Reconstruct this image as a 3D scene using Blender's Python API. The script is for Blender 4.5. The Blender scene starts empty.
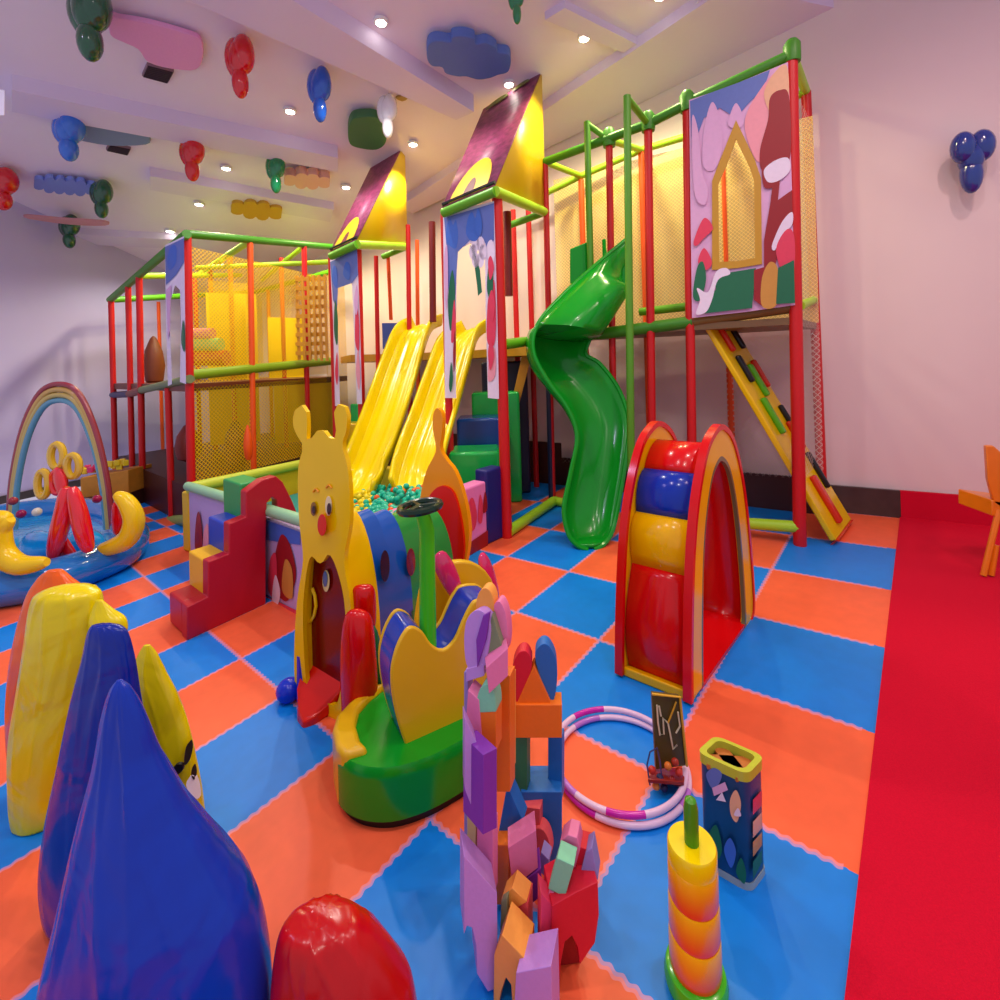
import bpy, bmesh, math, random
from mathutils import Vector, Matrix
from mathutils.geometry import tessellate_polygon
random.seed(7)
S=bpy.context.scene; COL=S.collection; PI=math.pi
# ---------------------------------------------------------------- camera model (level camera, lens shift, slight roll)
F,PX,PY,R,H=475.0,500.0,365.0,.03,1.6
cR,sR=math.cos(R),math.sin(R)
def ray(x,y):
    dx,dy=x-PX,y-PY
    return Vector(((dx*cR-dy*sR)/F,1.0,-(dx*sR+dy*cR)/F))
O=Vector((0,0,H))
def G(x,y,z=0.0):                 # point at height z seen at a pixel
    r=ray(x,y); return O+r*((z-H)/r.z)
def D(x,y,d):                     # point at depth d
    return O+ray(x,y)*d
def VPl(x,y,p,q):                 # point on the vertical plane through p and q
    n=Vector((-(q.y-p.y),q.x-p.x,0)); r=ray(x,y)
    return O+r*((p-O).dot(n)/r.dot(n))
def nrm(p,q):                     # horizontal normal of that plane, away from the camera
    n=Vector((-(q.y-p.y),q.x-p.x,0)).normalized()
    return n if n.dot(Vector((p.x,p.y,0)))>0 else -n
cam=bpy.data.cameras.new('camera'); co=bpy.data.objects.new('camera',cam); COL.objects.link(co)
cam.sensor_width=36; cam.lens=36*F/1000; cam.shift_y=(PY-500)/1000; cam.clip_end=200; cam.clip_start=.02
co.matrix_world=Matrix(((cR,sR,0,0),(0,0,-1,0),(-sR,cR,0,H),(0,0,0,1)))
S.camera=co
# ---------------------------------------------------------------- materials
def lin(c):
    return tuple(((v/255)/12.92 if v/255<.04045 else ((v/255+.055)/1.055)**2.4) for v in c)+(1,)
MC={}
def mat(name,rgb,rough=.4,bump=0,bs=30,coat=0,var=.06,metal=0,spec=.5,emit=None,es=0,trans=0):
    if name in MC: return MC[name]
    m=bpy.data.materials.new(name); m.use_nodes=True; nt=m.node_tree; b=nt.nodes['Principled BSDF']
    tc=nt.nodes.new('ShaderNodeTexCoord'); nz=nt.nodes.new('ShaderNodeTexNoise'); nz.inputs['Scale'].default_value=bs
    nt.links.new(tc.outputs['Object'],nz.inputs['Vector'])
    mx=nt.nodes.new('ShaderNodeMix'); mx.data_type='RGBA'
    c=lin(rgb); mx.inputs[6].default_value=tuple(v*(1-var) for v in c[:3])+(1,); mx.inputs[7].default_value=tuple(min(1,v*(1+var)) for v in c[:3])+(1,)
    nt.links.new(nz.outputs['Fac'],mx.inputs[0]); nt.links.new(mx.outputs[2],b.inputs['Base Color'])
    b.inputs['Roughness'].default_value=rough; b.inputs['Metallic'].default_value=metal; b.inputs['Specular IOR Level'].default_value=spec
    b.inputs['Coat Weight'].default_value=coat; b.inputs['Coat Roughness'].default_value=.08
    if bump:
        bp=nt.nodes.new('ShaderNodeBump'); bp.inputs['Strength'].default_value=bump; bp.inputs['Distance'].default_value=.02
        nt.links.new(nz.outputs['Fac'],bp.inputs['Height']); nt.links.new(bp.outputs[0],b.inputs['Normal'])
    if emit: b.inputs['Emission Color'].default_value=lin(emit); b.inputs['Emission Strength'].default_value=es
    if trans: b.inputs['Alpha'].default_value=1-trans
    MC[name]=m; return m
def P(name,rgb): return mat('plastic_'+name,rgb,.2,coat=.08,bs=6,var=.04,spec=.36)          # glossy plastic
def FO(name,rgb): return mat('foam_'+name,rgb,.45,bump=.05,bs=60,var=.05)         # matt foam / padded vinyl
def VI(name,rgb): return mat('vinyl_'+name,rgb,.24,coat=.05,bump=.45,bs=3.2,var=.1,spec=.38)   # creased vinyl
RED=(205,12,8);YEL=(240,205,0);ORA=(250,110,10);BLU=(5,60,175);GRN=(20,175,30)
m_wall=mat('wall_paint',(228,210,206),.7,bs=3,var=.02,bump=.02)
m_wall2=mat('wall_paint_purple_lit',(196,188,226),.7,bs=3,var=.02,bump=.02)  # same wall paint, tinted lavender to carry the purple light on it
m_ceil=mat('ceiling_paint',(234,222,238),.75,bs=3,var=.02)
m_beam=mat('beam_paint',(222,208,230),.75,bs=3,var=.02)
m_base=mat('baseboard_stone',(62,52,48),.35,bs=8,var=.5)
m_carpet=mat('carpet_red',(205,6,44),.85,bump=.15,bs=220,var=.16,spec=.15)
m_pr=FO('post_red',(205,14,16)); m_po=FO('post_orange',(240,90,12)); m_pg=FO('pad_green',(96,176,22)); m_lg=FO('pad_lime',(168,222,40))
m_dg=FO('pad_dark_green',(60,140,20)); m_bl=FO('pad_navy',(16,30,90)); m_br=FO('dark_brown',(62,26,18)); m_yp=mat('panel_yellow',(246,216,10),.4,bs=4,var=.08)
m_black=mat('black_rubber',(14,14,14),.5)
m_white=P('white',(240,240,240))
def net(name,rgb,scale,w,op=0.0):
    m=bpy.data.materials.new(name); m.use_nodes=True; nt=m.node_tree; nt.nodes.clear(); N=nt.nodes.new; L=nt.links.new
    out=N('ShaderNodeOutputMaterial'); b=N('ShaderNodeBsdfPrincipled'); t=N('ShaderNodeBsdfTransparent'); mix=N('ShaderNodeMixShader')
    b.inputs['Base Color'].default_value=lin(rgb); b.inputs['Roughness'].default_value=.7
    uv=N('ShaderNodeUVMap'); sp=N('ShaderNodeSeparateXYZ'); L(uv.outputs[0],sp.inputs[0])
    def M(op_,a,b_,v=None):
        n=N('ShaderNodeMath'); n.operation=op_
        for i,z in enumerate((a,b_)):
            if isinstance(z,(int,float)): n.inputs[i].default_value=z
            elif z is not None: L(z,n.inputs[i])
        return n.outputs[0]
    a=M('ADD',sp.outputs[0],sp.outputs[1]); d=M('SUBTRACT',sp.outputs[0],sp.outputs[1])
    pa=M('PINGPONG',M('MULTIPLY',a,scale),.5); pd=M('PINGPONG',M('MULTIPLY',d,scale),.5)
    line=M('LESS_THAN',M('MINIMUM',pa,pd),w); fac=M('MAXIMUM',line,op)
    L(fac,mix.inputs[0]); L(t.outputs[0],mix.inputs[1]); L(b.outputs[0],mix.inputs[2]); L(mix.outputs[0],out.inputs[0])
    return m
m_netw=net('netting_white',(226,214,196),17,.06,0)
m_nety=net('netting_yellow',(250,222,120),24,.06,.5)
m_netg=net('netting_gold',(240,200,0),22,.1,.22)
# ---------------------------------------------------------------- mesh builder
class MB:
    def __init__(s): s.v=[];s.f=[];s.m=[];s.uv={}
    def add(s,vs,fs,mi=0):
        o=len(s.v); s.v+= [Vector(v) for v in vs]
        for f in fs: s.f.append([i+o for i in f]); s.m.append(mi)
        return s
    def box(s,c,sz,mi=0,rz=0,rot=None):
        M=rot if rot else Matrix.Rotation(rz,3,'Z'); c=Vector(c)
        vs=[c+M@Vector((x*sz[0]/2,y*sz[1]/2,z*sz[2]/2)) for x in(-1,1) for y in(-1,1) for z in(-1,1)]
        return s.add(vs,[(0,1,3,2),(4,6,7,5),(0,4,5,1),(2,3,7,6),(0,2,6,4),(1,5,7,3)],mi)
    def hexa(s,b,t,mi=0):         # 4 bottom, 4 top points
        return s.add(list(b)+list(t),[(3,2,1,0),(4,5,6,7)]+[(i,(i+1)%4,4+(i+1)%4,4+i) for i in range(4)],mi)
    def prism(s,pts,ext,mi=0,mi2=None):
        n=len(pts); e=Vector(ext); pts=[Vector(p) for p in pts]
        s.add(pts+[p+e for p in pts],[list(range(n))[::-1],[n+i for i in range(n)]],mi)
        o=len(s.v)-2*n
        for i in range(n): s.f.append([o+i,o+(i+1)%n,o+n+(i+1)%n,o+n+i]); s.m.append(mi if mi2 is None else mi2)
        return s
    def ring(s,outer,inner,ext,mi=0,mi2=None,closed=True):   # plate between two loops of equal count
        n=len(outer); e=Vector(ext); A=[Vector(p) for p in outer];B=[Vector(p) for p in inner]
        o=len(s.v); s.v+=A+B+[p+e for p in A]+[p+e for p in B]
        R_=range(n if closed else n-1)
        for i in R_:
            j=(i+1)%n
            for q,mm in (([o+i,o+j,o+n+j,o+n+i],mi),([o+2*n+i,o+3*n+i,o+3*n+j,o+2*n+j],mi),([o+i,o+2*n+i,o+2*n+j,o+j],mi if mi2 is None else mi2),([o+n+i,o+n+j,o+3*n+j,o+3*n+i],mi if mi2 is None else mi2)):
                s.f.append(q); s.m.append(mm)
        if not closed:
            for i in (0,n-1): s.f.append([o+i,o+n+i,o+3*n+i,o+2*n+i]); s.m.append(mi)
        return s
    def plate(s,outer,inner,ext,mi=0):   # flat plate with one opening, any outlines
        e=Vector(ext); A=[Vector(p) for p in outer];B=[Vector(p) for p in inner]; n=len(A);m=len(B); al=A+B
        t=tessellate_polygon([A,B]); s.add(al,t,mi); s.add([p+e for p in al],t,mi)
        for L0,k in ((A,n),(B,m)):
            o=len(s.v); s.v+=L0+[p+e for p in L0]
            for i in range(k): s.f.append([o+i,o+(i+1)%k,o+k+(i+1)%k,o+k+i]); s.m.append(mi)
        return s
    def tube(s,path,r,n=12,mi=0,caps=True,closed=False):
        P_=[Vector(p) for p in path]; k=len(P_); rr=r if isinstance(r,(list,tuple)) else [r]*k
        o=len(s.v); up=None
        for i,p in enumerate(P_):
            a=P_[(i-1)%k] if (closed or i>0) else p; b=P_[(i+1)%k] if (closed or i<k-1) else p
            t=(b-a).normalized()
            if up is None:
                up=Vector((0,0,1)) if abs(t.z)<.9 else Vector((1,0,0))
            x=(up-t*up.dot(t)).normalized(); y=t.cross(x); up=x
            for j in range(n):
                an=2*PI*j/n; s.v.append(p+(x*math.cos(an)+y*math.sin(an))*rr[i])
        for i in range(k if closed else k-1):
            i2=(i+1)%k
            for j in range(n):
                j2=(j+1)%n; s.f.append([o+i*n+j,o+i*n+j2,o+i2*n+j2,o+i2*n+j]); s.m.append(mi)
        if caps and not closed:
            s.f.append([o+j for j in range(n)][::-1]); s.m.append(mi); s.f.append([o+(k-1)*n+j for j in range(n)]); s.m.append(mi)
        return s
    def lathe(s,c,prof,n=24,mi=0,M=None,sx=1,sy=1,mis=None):
        c=Vector(c); o=len(s.v); k=len(prof)
        for r,z in prof:
            for j in range(n):
                a=2*PI*j/n; v=Vector((r*math.cos(a)*sx,r*math.sin(a)*sy,z)); s.v.append(c+(M@v if M else v))
        for i in range(k-1):
            for j in range(n):
                j2=(j+1)%n; s.f.append([o+i*n+j,o+i*n+j2,o+(i+1)*n+j2,o+(i+1)*n+j]); s.m.append(mis[i] if mis else mi)
        s.f.append([o+j for j in range(n)][::-1]); s.m.append(mis[0] if mis else mi); s.f.append([o+(k-1)*n+j for j in range(n)]); s.m.append(mis[-1] if mis else mi)
        return s
    def ball(s,c,r,mi=0,n=16,sc=(1,1,1),M=None):
        k=max(6,n//2); pr=[(r*math.sin(PI*i/k)+1e-5,-r*math.cos(PI*i/k)) for i in range(k+1)]
        o=len(s.v); s.lathe((0,0,0),pr,n,mi)
        c=Vector(c)
        for i in range(o,len(s.v)):
            v=s.v[i]; v=Vector((v.x*sc[0],v.y*sc[1],v.z*sc[2])); s.v[i]=c+(M@v if M else v)
        return s
    def build(s,name,mats,parent=None,bevel=0,sub=0,solid=0,uvs=None,smooth=True,ang=38):
        me=bpy.data.meshes.new(name)
        loc=WL.get(parent.name,Vector((0,0,0))) if parent else None
        if loc is None:
            xs=[v.x for v in s.v];ys=[v.y for v in s.v];zs=[v.z for v in s.v]
            loc=Vector(((min(xs)+max(xs))/2,(min(ys)+max(ys))/2,min(zs)))
        me.from_pydata([v-loc for v in s.v],[],s.f)
        for m_ in (mats if isinstance(mats,(list,tuple)) else [mats]): me.materials.append(m_)
        me.polygons.foreach_set('material_index',s.m)
        if uvs:
            ul=me.uv_layers.new(name='UVMap')
            for lp in me.loops: ul.data[lp.index].uv=uvs[lp.vertex_index]
        bm=bmesh.new(); bm.from_mesh(me)
        if not uvs: bmesh.ops.remove_doubles(bm,verts=bm.verts,dist=1e-5)
        bmesh.ops.recalc_face_normals(bm,faces=bm.faces); bm.to_mesh(me); bm.free()
        if smooth:
            me.polygons.foreach_set('use_smooth',[True]*len(me.polygons)); me.set_sharp_from_angle(angle=math.radians(ang))
        o=bpy.data.objects.new(name,me); COL.objects.link(o)
        if parent: o.parent=parent
        else: o.location=loc
        WL[o.name]=loc
        if bevel:
            b=o.modifiers.new('bevel','BEVEL'); b.width=bevel; b.segments=3; b.limit_method='ANGLE'; b.angle_limit=math.radians(40)
        if solid:
            b=o.modifiers.new('solid','SOLIDIFY'); b.thickness=solid; b.offset=0
        if sub:
            b=o.modifiers.new('sub','SUBSURF'); b.levels=b.render_levels=sub
        return o
WL={}
def tag(o,label=None,cat=None,group=None,kind=None):
    if label: o['label']=label
    if cat: o['category']=cat
    if group: o['group']=group
    if kind: o['kind']=kind
    return o
def thing(name,label,cat,loc,group=None):
    o=bpy.data.objects.new(name,None); COL.objects.link(o); o.location=loc; o.empty_display_size=.1
    tag(o,label,cat,group); WL[o.name]=Vector(loc); return o
# the meshes of a parent mesh share its origin, so nested parts stay in place
def lerp(a,b,t): return a+(b-a)*t
def smooth_path(pts,n=8,closed=False):
    P_=[Vector(p) for p in pts]; k=len(P_); out=[]
    g=(lambda i:P_[i%k]) if closed else (lambda i:P_[min(max(i,0),k-1)])
    for i in range(k if closed else k-1):
        a,b,c,d=g(i-1),g(i),g(i+1),g(i+2)
        for j in range(n):
            t=j/n; out.append(.5*((2*b)+(c-a)*t+(2*a-5*b+4*c-d)*t*t+(3*b-a-3*c+d)*t**3))
    if not closed: out.append(P_[-1])
    return out
def sm2(pts,n=6,closed=True):      # smooth outline of 2D points
    return [(v.x,v.y) for v in smooth_path([(x,y,0) for x,y in pts],n,closed)]

# ================================================================ SETTING
Hh=[[0.00292858,-0.08810157,0.50125894],[-0.03566838,-0.0285618,0.52083808],[-0.08383362,-0.09560285,1]]
def node(c,r):
    xh=(Hh[0][0]*c+Hh[0][1]*r+Hh[0][2])*1000; yh=(Hh[1][0]*c+Hh[1][1]*r+Hh[1][2])*1000; w=Hh[2][0]*c+Hh[2][1]*r+1
    dx,dy=xh-PX*w,yh-PY*w; u=dx*cR-dy*sR; v=dx*sR+dy*cR
    if v<=14: return None
    return Vector((H*u/v,H*F*w/v,0))
mb=MB(); uv=[]; idx={}
sub=2
for i in range(-14*sub,5*sub+2):
    for j in range(-9*sub,8*sub+1):
        c,r=i/sub,j/sub; p=node(c,r)
        if p is None or p.length>16: continue
        idx[i,j]=len(mb.v); mb.v.append(p); uv.append((c+20,r+20))
for (i,j) in list(idx):
    q=[(i,j),(i+1,j),(i+1,j+1),(i,j+1)]
    if all(k in idx for k in q): mb.f.append([idx[k] for k in q]); mb.m.append(0)
fm=bpy.data.materials.new('foam_mat_tiles'); fm.use_nodes=True; nt=fm.node_tree; N=nt.nodes.new; L=nt.links.new
b=nt.nodes['Principled BSDF']; b.inputs['Roughness'].default_value=.42; b.inputs['Specular IOR Level'].default_value=.4
uvn=N('ShaderNodeUVMap'); sp=N('ShaderNodeSeparateXYZ'); L(uvn.outputs[0],sp.inputs[0])
def M_(op_,a,b_=None,c_=None):
    n=N('ShaderNodeMath'); n.operation=op_
    for i,z in enumerate((a,b_,c_)):
        if isinstance(z,(int,float)): n.inputs[i].default_value=z
        elif z is not None: L(z,n.inputs[i])
    return n.outputs[0]
U,V=M_('MINIMUM',sp.outputs[0],24.975),sp.outputs[1]
U2=M_('ADD',U,M_('MULTIPLY',M_('SINE',M_('MULTIPLY',V,100)),.006)); V2=M_('ADD',V,M_('MULTIPLY',M_('SINE',M_('MULTIPLY',U,100)),.006))
par=M_('FLOORED_MODULO',M_('ADD',M_('FLOOR',U2),M_('FLOOR',V2)),2)
seam=M_('LESS_THAN',M_('MINIMUM',M_('PINGPONG',U2,.5),M_('PINGPONG',V2,.5)),.016)
mx=N('ShaderNodeMix'); mx.data_type='RGBA'; mx.inputs[6].default_value=lin((255,110,64)); mx.inputs[7].default_value=lin((2,138,236)); L(par,mx.inputs[0])
m2=N('ShaderNodeMix'); m2.data_type='RGBA'; m2.inputs[7].default_value=lin((246,165,185)); L(mx.outputs[2],m2.inputs[6]); L(M_('MULTIPLY',M_('MULTIPLY',seam,.6),M_('LESS_THAN',U,24.95)),m2.inputs[0])
nz=N('ShaderNodeTexNoise'); nz.inputs['Scale'].default_value=9; L(uvn.outputs[0],nz.inputs[0])
m3=N('ShaderNodeMix'); m3.data_type='RGBA'; m3.blend_type='MULTIPLY'; m3.inputs[0].default_value=.16; L(m2.outputs[2],m3.inputs[6]); L(nz.outputs['Fac'],m3.inputs[7])
L(m3.outputs[2],b.inputs['Base Color'])
bp=N('ShaderNodeBump'); bp.inputs['Strength'].default_value=.35; bp.inputs['Distance'].default_value=.006; bp.invert=True; L(seam,bp.inputs['Height']); L(bp.outputs[0],b.inputs['Normal'])
tag(mb.build('floor',fm,uvs=uv,smooth=False),kind='structure')

# walls: base lines found on the floor
wR=G(1000,526); wC=G(237,451.5); wL=G(0,504)
def ext(a,b,k): return b+(b-a).normalized()*k
wRR=ext(wC,wR,6.0); wLL=ext(wC,wL,2.0)
zt1=VPl(825,0,wR,wC); zt2=VPl(100,240,wL,wC); zt3=VPl(415,208,wR,wC)
cn=(zt2-zt1).cross(zt3-zt1).normalized()
def zc(x,y): return zt1.z-(cn.x*(x-zt1.x)+cn.y*(y-zt1.y))/cn.z
def Cp(x,y,off=0):                # pixel -> ceiling plane, lowered by off
    r=ray(x,y); p0=zt1-Vector((0,0,off)); return O+r*((p0-O).dot(cn)/r.dot(cn))
def wall(name,a,b,m,th=.15,base=0):
    n=nrm(a,b)*th
    za,zb=zc(a.x,a.y)+.3,zc(b.x,b.y)+.3
    q=MB().hexa([a,b,b+n,a+n],[a+Vector((0,0,za)),b+Vector((0,0,zb)),b+n+Vector((0,0,zb)),a+n+Vector((0,0,za))])
    return tag(q.build(name,m,smooth=False),kind='structure')
wall('wall_back',wRR,wC,m_wall); wall('wall_left',wC,wLL,m_wall2)
def zr(p,z): return Vector((p.x,p.y,z))
def base(name,a,b,h,m,th=.03):
    n=-nrm(a,b)*th
    q=MB().hexa([a,b,b+n,a+n],[zr(a,h),zr(b,h),zr(b+n,h),zr(a+n,h)]); return tag(q.build(name,m,smooth=False),kind='structure')
cf=G(900,517); hb=VPl(870,487,wR,wC).z
base('baseboard_back',lerp(wR,wC,0)+(cf-wR),wC,hb,m_base,.04)
base('baseboard_left',wC,wLL,.1,m_base,.03)
# dark wainscot behind the frame
# ceiling
mb=MB(); g=[]
cor=[(-9,-4),(9,-4),(9,14),(-9,14)]
mb.hexa([Vector((x,y,zc(x,y))) for x,y in cor],[Vector((x,y,zc(x,y)+.1)) for x,y in cor])
tag(mb.build('ceiling',m_ceil,smooth=False),kind='structure')
def beam(q,drop):                # q: four pixels on the lowered face, extruded up to the ceiling
    b=[Cp(x,y,drop) for x,y in q]
    mb=MB().hexa(b,[v+Vector((0,0,drop+.02)) for v in b]); return mb
BEAMS=[]
def along(x,y,t,drop=.22,vp=(921,299)): return (x+(vp[0]-x)*t,y+(vp[1]-y)*t)
for q,drop in (([(235,-35),(474,112),(456,120),(170,-8)],.2),([(12,90),(338,158),(338,172),(12,112)],.16),([(150,176),(334,210),(330,222),(150,190)],.12),([(0,230),(178,240),(178,249),(0,241)],.1),
               ([(412,214),(836,8),(730,-14),(404,204)],.12),([(545,20),(640,60),(652,52),(565,8)],.08),([(640,60),(652,52),(760,-30),(740,-40)],.08)):
    BEAMS.append(tag(beam(q,drop).build('trim_%d'%(len(BEAMS)+1),m_beam,smooth=False),kind='structure'))

# carpet, right of the mats
c0=G(845,1000); c1=G(900,517); dirc=(c0-c1).normalized(); c2=c0+dirc*2.5
t=.012; cr=wR+(wR-wC).normalized()*5; cb=Vector((cr.x,-1.5,0))
mb=MB(); pl=[c2,cb,cr,lerp(wR,c1,1)]
up=Vector((0,0,.012)); mb.add([p+up for p in pl]+pl,[(0,1,2,3),(7,6,5,4),(0,4,5,1),(3,7,4,0),(1,5,6,2),(2,6,7,3)],0)
n=-nrm(wR,wC)*.045
mb.hexa([c1,cr,cr+n,c1+n],[zr(c1,hb),zr(cr,hb),zr(cr+n,hb),zr(c1+n,hb)],0)
tag(mb.build('carpet',m_carpet,smooth=False),'plain red carpet right of the foam mats, turned up at the back wall','carpet')

# ================================================================ PLAY STRUCTURE
A=G(800,545);A2=G(693,530);Q=G(553,505);RR=G(505,537);T450=G(450,526);T360=G(360,507);T332=G(336,502)
P1=G(191,528);P112=G(114,486)
n=-nrm(wR,wC)
B=G(823,512)
PS=thing('play_structure','large indoor climbing frame of red posts, green padded bars and nets','play structure',lerp(A,P1,.5)*1.0)
def post(bx,by,tx,ty,r=.045,m=None,d=None,by2=None,name='post'):
    """padded post whose foot is at floor pixel (bx,by) and whose head shows at (tx,ty)"""
    p=G(bx,by); t_=D(tx,ty,p.y)
    return MB().tube([p,t_],r,12).build(name,m or m_pr,PS)
def seg(x0,y0,d0,x1,y1,d1,r=.04,m=None,name='bar',mb=None):
    q=(mb or MB()).tube([D(x0,y0,d0),D(x1,y1,d1)],r,12)
    return q.build(name,m or m_pg,PS)
dA,dA2,dQ,dR,d450,d360,d332,dP1,d112,dB=A.y,A2.y,Q.y,RR.y,T450.y,T360.y,T332.y,P1.y,P112.y,B.y
# right wing, front posts
post(800,545,791,58,.05); post(693,530,687,108,.042); post(653,524,648,124,.04); post(615,516,609,138,.036); post(553,505,545,160,.034)
# right wing, back row on the wall
post(823,512,806,92,.045)
bb=[lerp(B,Q+(B-A)*1.0,t) for t in (0.2,.42,.62,.8)]
for (x,yt,yb,dd,mm) in ((722,118,500,5.2,m_po),(641,150,470,5.55,m_po),(581,180,478,5.85,m_po),(528,200,470,6.2,m_pr),(513,210,470,6.2,m_pr)):
    p=D(x,yt,dd); MB().tube([Vector((p.x,dd,0)),D(x,yt,dd)],.035,10).build('post',mm,PS)
# top bars
seg(792,55,dA,687,104,dA2,.05,m_dg); seg(687,104,dA2,648,124,G(653,524).y,.045,m_dg); seg(648,124,G(653,524).y,545,162,dQ,.045,m_dg)
seg(792,55,dA,806,92,dB,.04,m_lg); seg(806,92,dB,722,126,5.2,.04,m_lg); seg(722,126,5.2,641,150,5.55,.04,m_lg); seg(641,150,5.55,581,176,5.85,.04,m_lg); seg(581,176,5.85,528,202,6.2,.04,m_lg)
seg(609,140,G(615,516).y,641,150,5.55,.035,m_lg); seg(545,162,dQ,581,176,5.85,.035,m_lg); seg(687,104,dA2,722,126,5.2,.035,m_lg)
for (x,y,d) in ((792,52,dA),(687,102,dA2),(648,122,G(653,524).y),(609,138,G(615,516).y)):
    p=D(x,y,d); MB().lathe(p-Vector((0,0,.09)),[(.062,0),(.066,.03),(.066,.15),(.04,.19)],14).build('corner_cap',m_dg,PS)
# spiral slide's green entry frame, standing out in front
post(632,542,627,96,.034,FO('frame_green',(84,158,24)))
fd=G(592,531).y+.42; MB().tube([D(591,284,fd),D(587,122,fd)],.034,12).build('post',FO('frame_green',(84,158,24)),PS)
seg(587,124,fd,609,140,G(615,516).y,.03,m_pg); seg(627,98,G(632,542).y,648,124,G(653,524).y,.03,m_pg)
# platform edge beams
seg(800,306,dA,693,322,dA2,.05,FO('beam_brown',(120,92,30))); seg(693,322,dA2,600,334,G(615,516).y,.06,m_dg); seg(600,334,G(615,516).y,553,338,dQ,.055,m_dg)
seg(553,338,dQ,500,345,dR,.05,m_pg); seg(800,306,dA,814,300,dB,.04,m_lg)
seg(693,306,dA2+.5,640,312,5.3,.045,m_pg)
# base bar
seg(800,527,dA,700,520,dA2,.05,m_lg); seg(700,520,dA2,640,512,G(653,524).y,.05,m_lg)
seg(508,532,dR,555,500,dQ,.05,m_lg); seg(555,501,dQ,600,509,G(615,516).y,.05,m_lg)
# platform deck of the right wing
def deck(pts,z,th,m,name='platform'):
    p=[zr(v,z) for v in pts]; return MB().prism(p,(0,0,-th)).build(name,m,PS)
zd=1.93
m_deck=FO('deck_ochre',(200,150,30))
deck([A,A2,Q,Q+(B-A)*.7,B],zd,.06,FO('deck_tan',(120,92,52)))
deck([Q,D(505,0,5.5),D(460,0,6.15),D(400,0,6.6),D(340,0,6.5),D(330,0,7.5),D(420,0,7.6),Q+(B-A)*.7],1.80,.1,m_deck)
# net panels
def netp(p,q,z0a,z1a,z0b,z1b,m,name='net_panel'):
    L_=(q-p).length; mb=MB(); mb.add([zr(p,z0a),zr(q,z0b),zr(q,z1b),zr(p,z1a)],[(0,1,2,3)])
    return mb.build(name,m,PS,uvs=[(0,z0a),(L_,z0b),(L_,z1b),(0,z1a)],smooth=False)
nb0=B-n*.0+Vector((-.05,-.1,0)); nb1=D(548,0,6.22); nb1.z=0
netp(nb0,nb1,.35,zd-.1,.3,zd-.15,m_netw); netp(nb0,nb1,zd,4.0,zd,4.0,m_nety)
netp(A,nb0,.3,4.0,.3,3.9,m_netw)
# low dark kick boards
for a_,b_,h_ in ((nb0,nb1,.36),):
    nn=nrm(a_,b_)*.04; MB().hexa([a_,b_,b_+nn,a_+nn],[zr(a_,h_),zr(b_,h_),zr(b_+nn,h_),zr(a_+nn,h_)]).build('kick_board',m_br,PS)
kb=D(500,0,6.6); kb.z=0; kc=D(420,0,7.2); kc.z=0
MB().hexa([nb1,kb,kb+Vector((0,.05,0)),nb1+Vector((0,.05,0))],[zr(nb1,.55),zr(kb,.55),zr(kb,.55)+Vector((0,.05,0)),zr(nb1,.55)+Vector((0,.05,0))]).build('kick_board',m_br,PS)
MB().hexa([kc,kb,kb+Vector((0,.05,0)),kc+Vector((0,.05,0))],[zr(kc,.6),zr(kb,.6),zr(kb,.6)+Vector((0,.05,0)),zr(kc,.6)+Vector((0,.05,0))]).build('kick_board',m_br,PS)
# printed banner with house-shaped opening
bn=nrm(A,A2)
def onA(x,y,off=0.0): return VPl(x,y,A-bn*off,A2-bn*off)
outer=[(692,318),(689,100),(710,93),(740,82),(788,62),(792,190),(795,305),(745,312)]
inner=[(716,266),(716,182),(722,168),(736,128),(752,165),(757,180),(758,262),(738,265)]
m_b=[mat('print_sky',(96,120,190),.5),mat('print_lilac',(222,176,214),.5),mat('print_pink',(240,160,170),.5),mat('print_crimson',(150,14,24),.5),mat('print_leaf',(20,110,70),.5),mat('print_petal',(235,225,240),.5),mat('print_rose',(225,60,90),.5),mat('print_gold',(205,150,60),.5),mat('print_blue',(60,110,200),.5),mat('print_peach',(235,185,140),.5)]
mb=MB(); mb.ring([onA(x,y,.055) for x,y in outer],[onA(x,y,.055) for x,y in inner],bn*.01,1)
def art(plist,fn,off0=.06):
    for k,(mi,pts) in enumerate(plist):
        n_=len(pts); o=len(mb.v); d_=off0+.0012*(k+1)
        q=[fn(x,y,d_) for x,y in pts]; mb.prism(q,(fn(pts[0][0],pts[0][1],d_-.001)-q[0]),mi)
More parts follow.
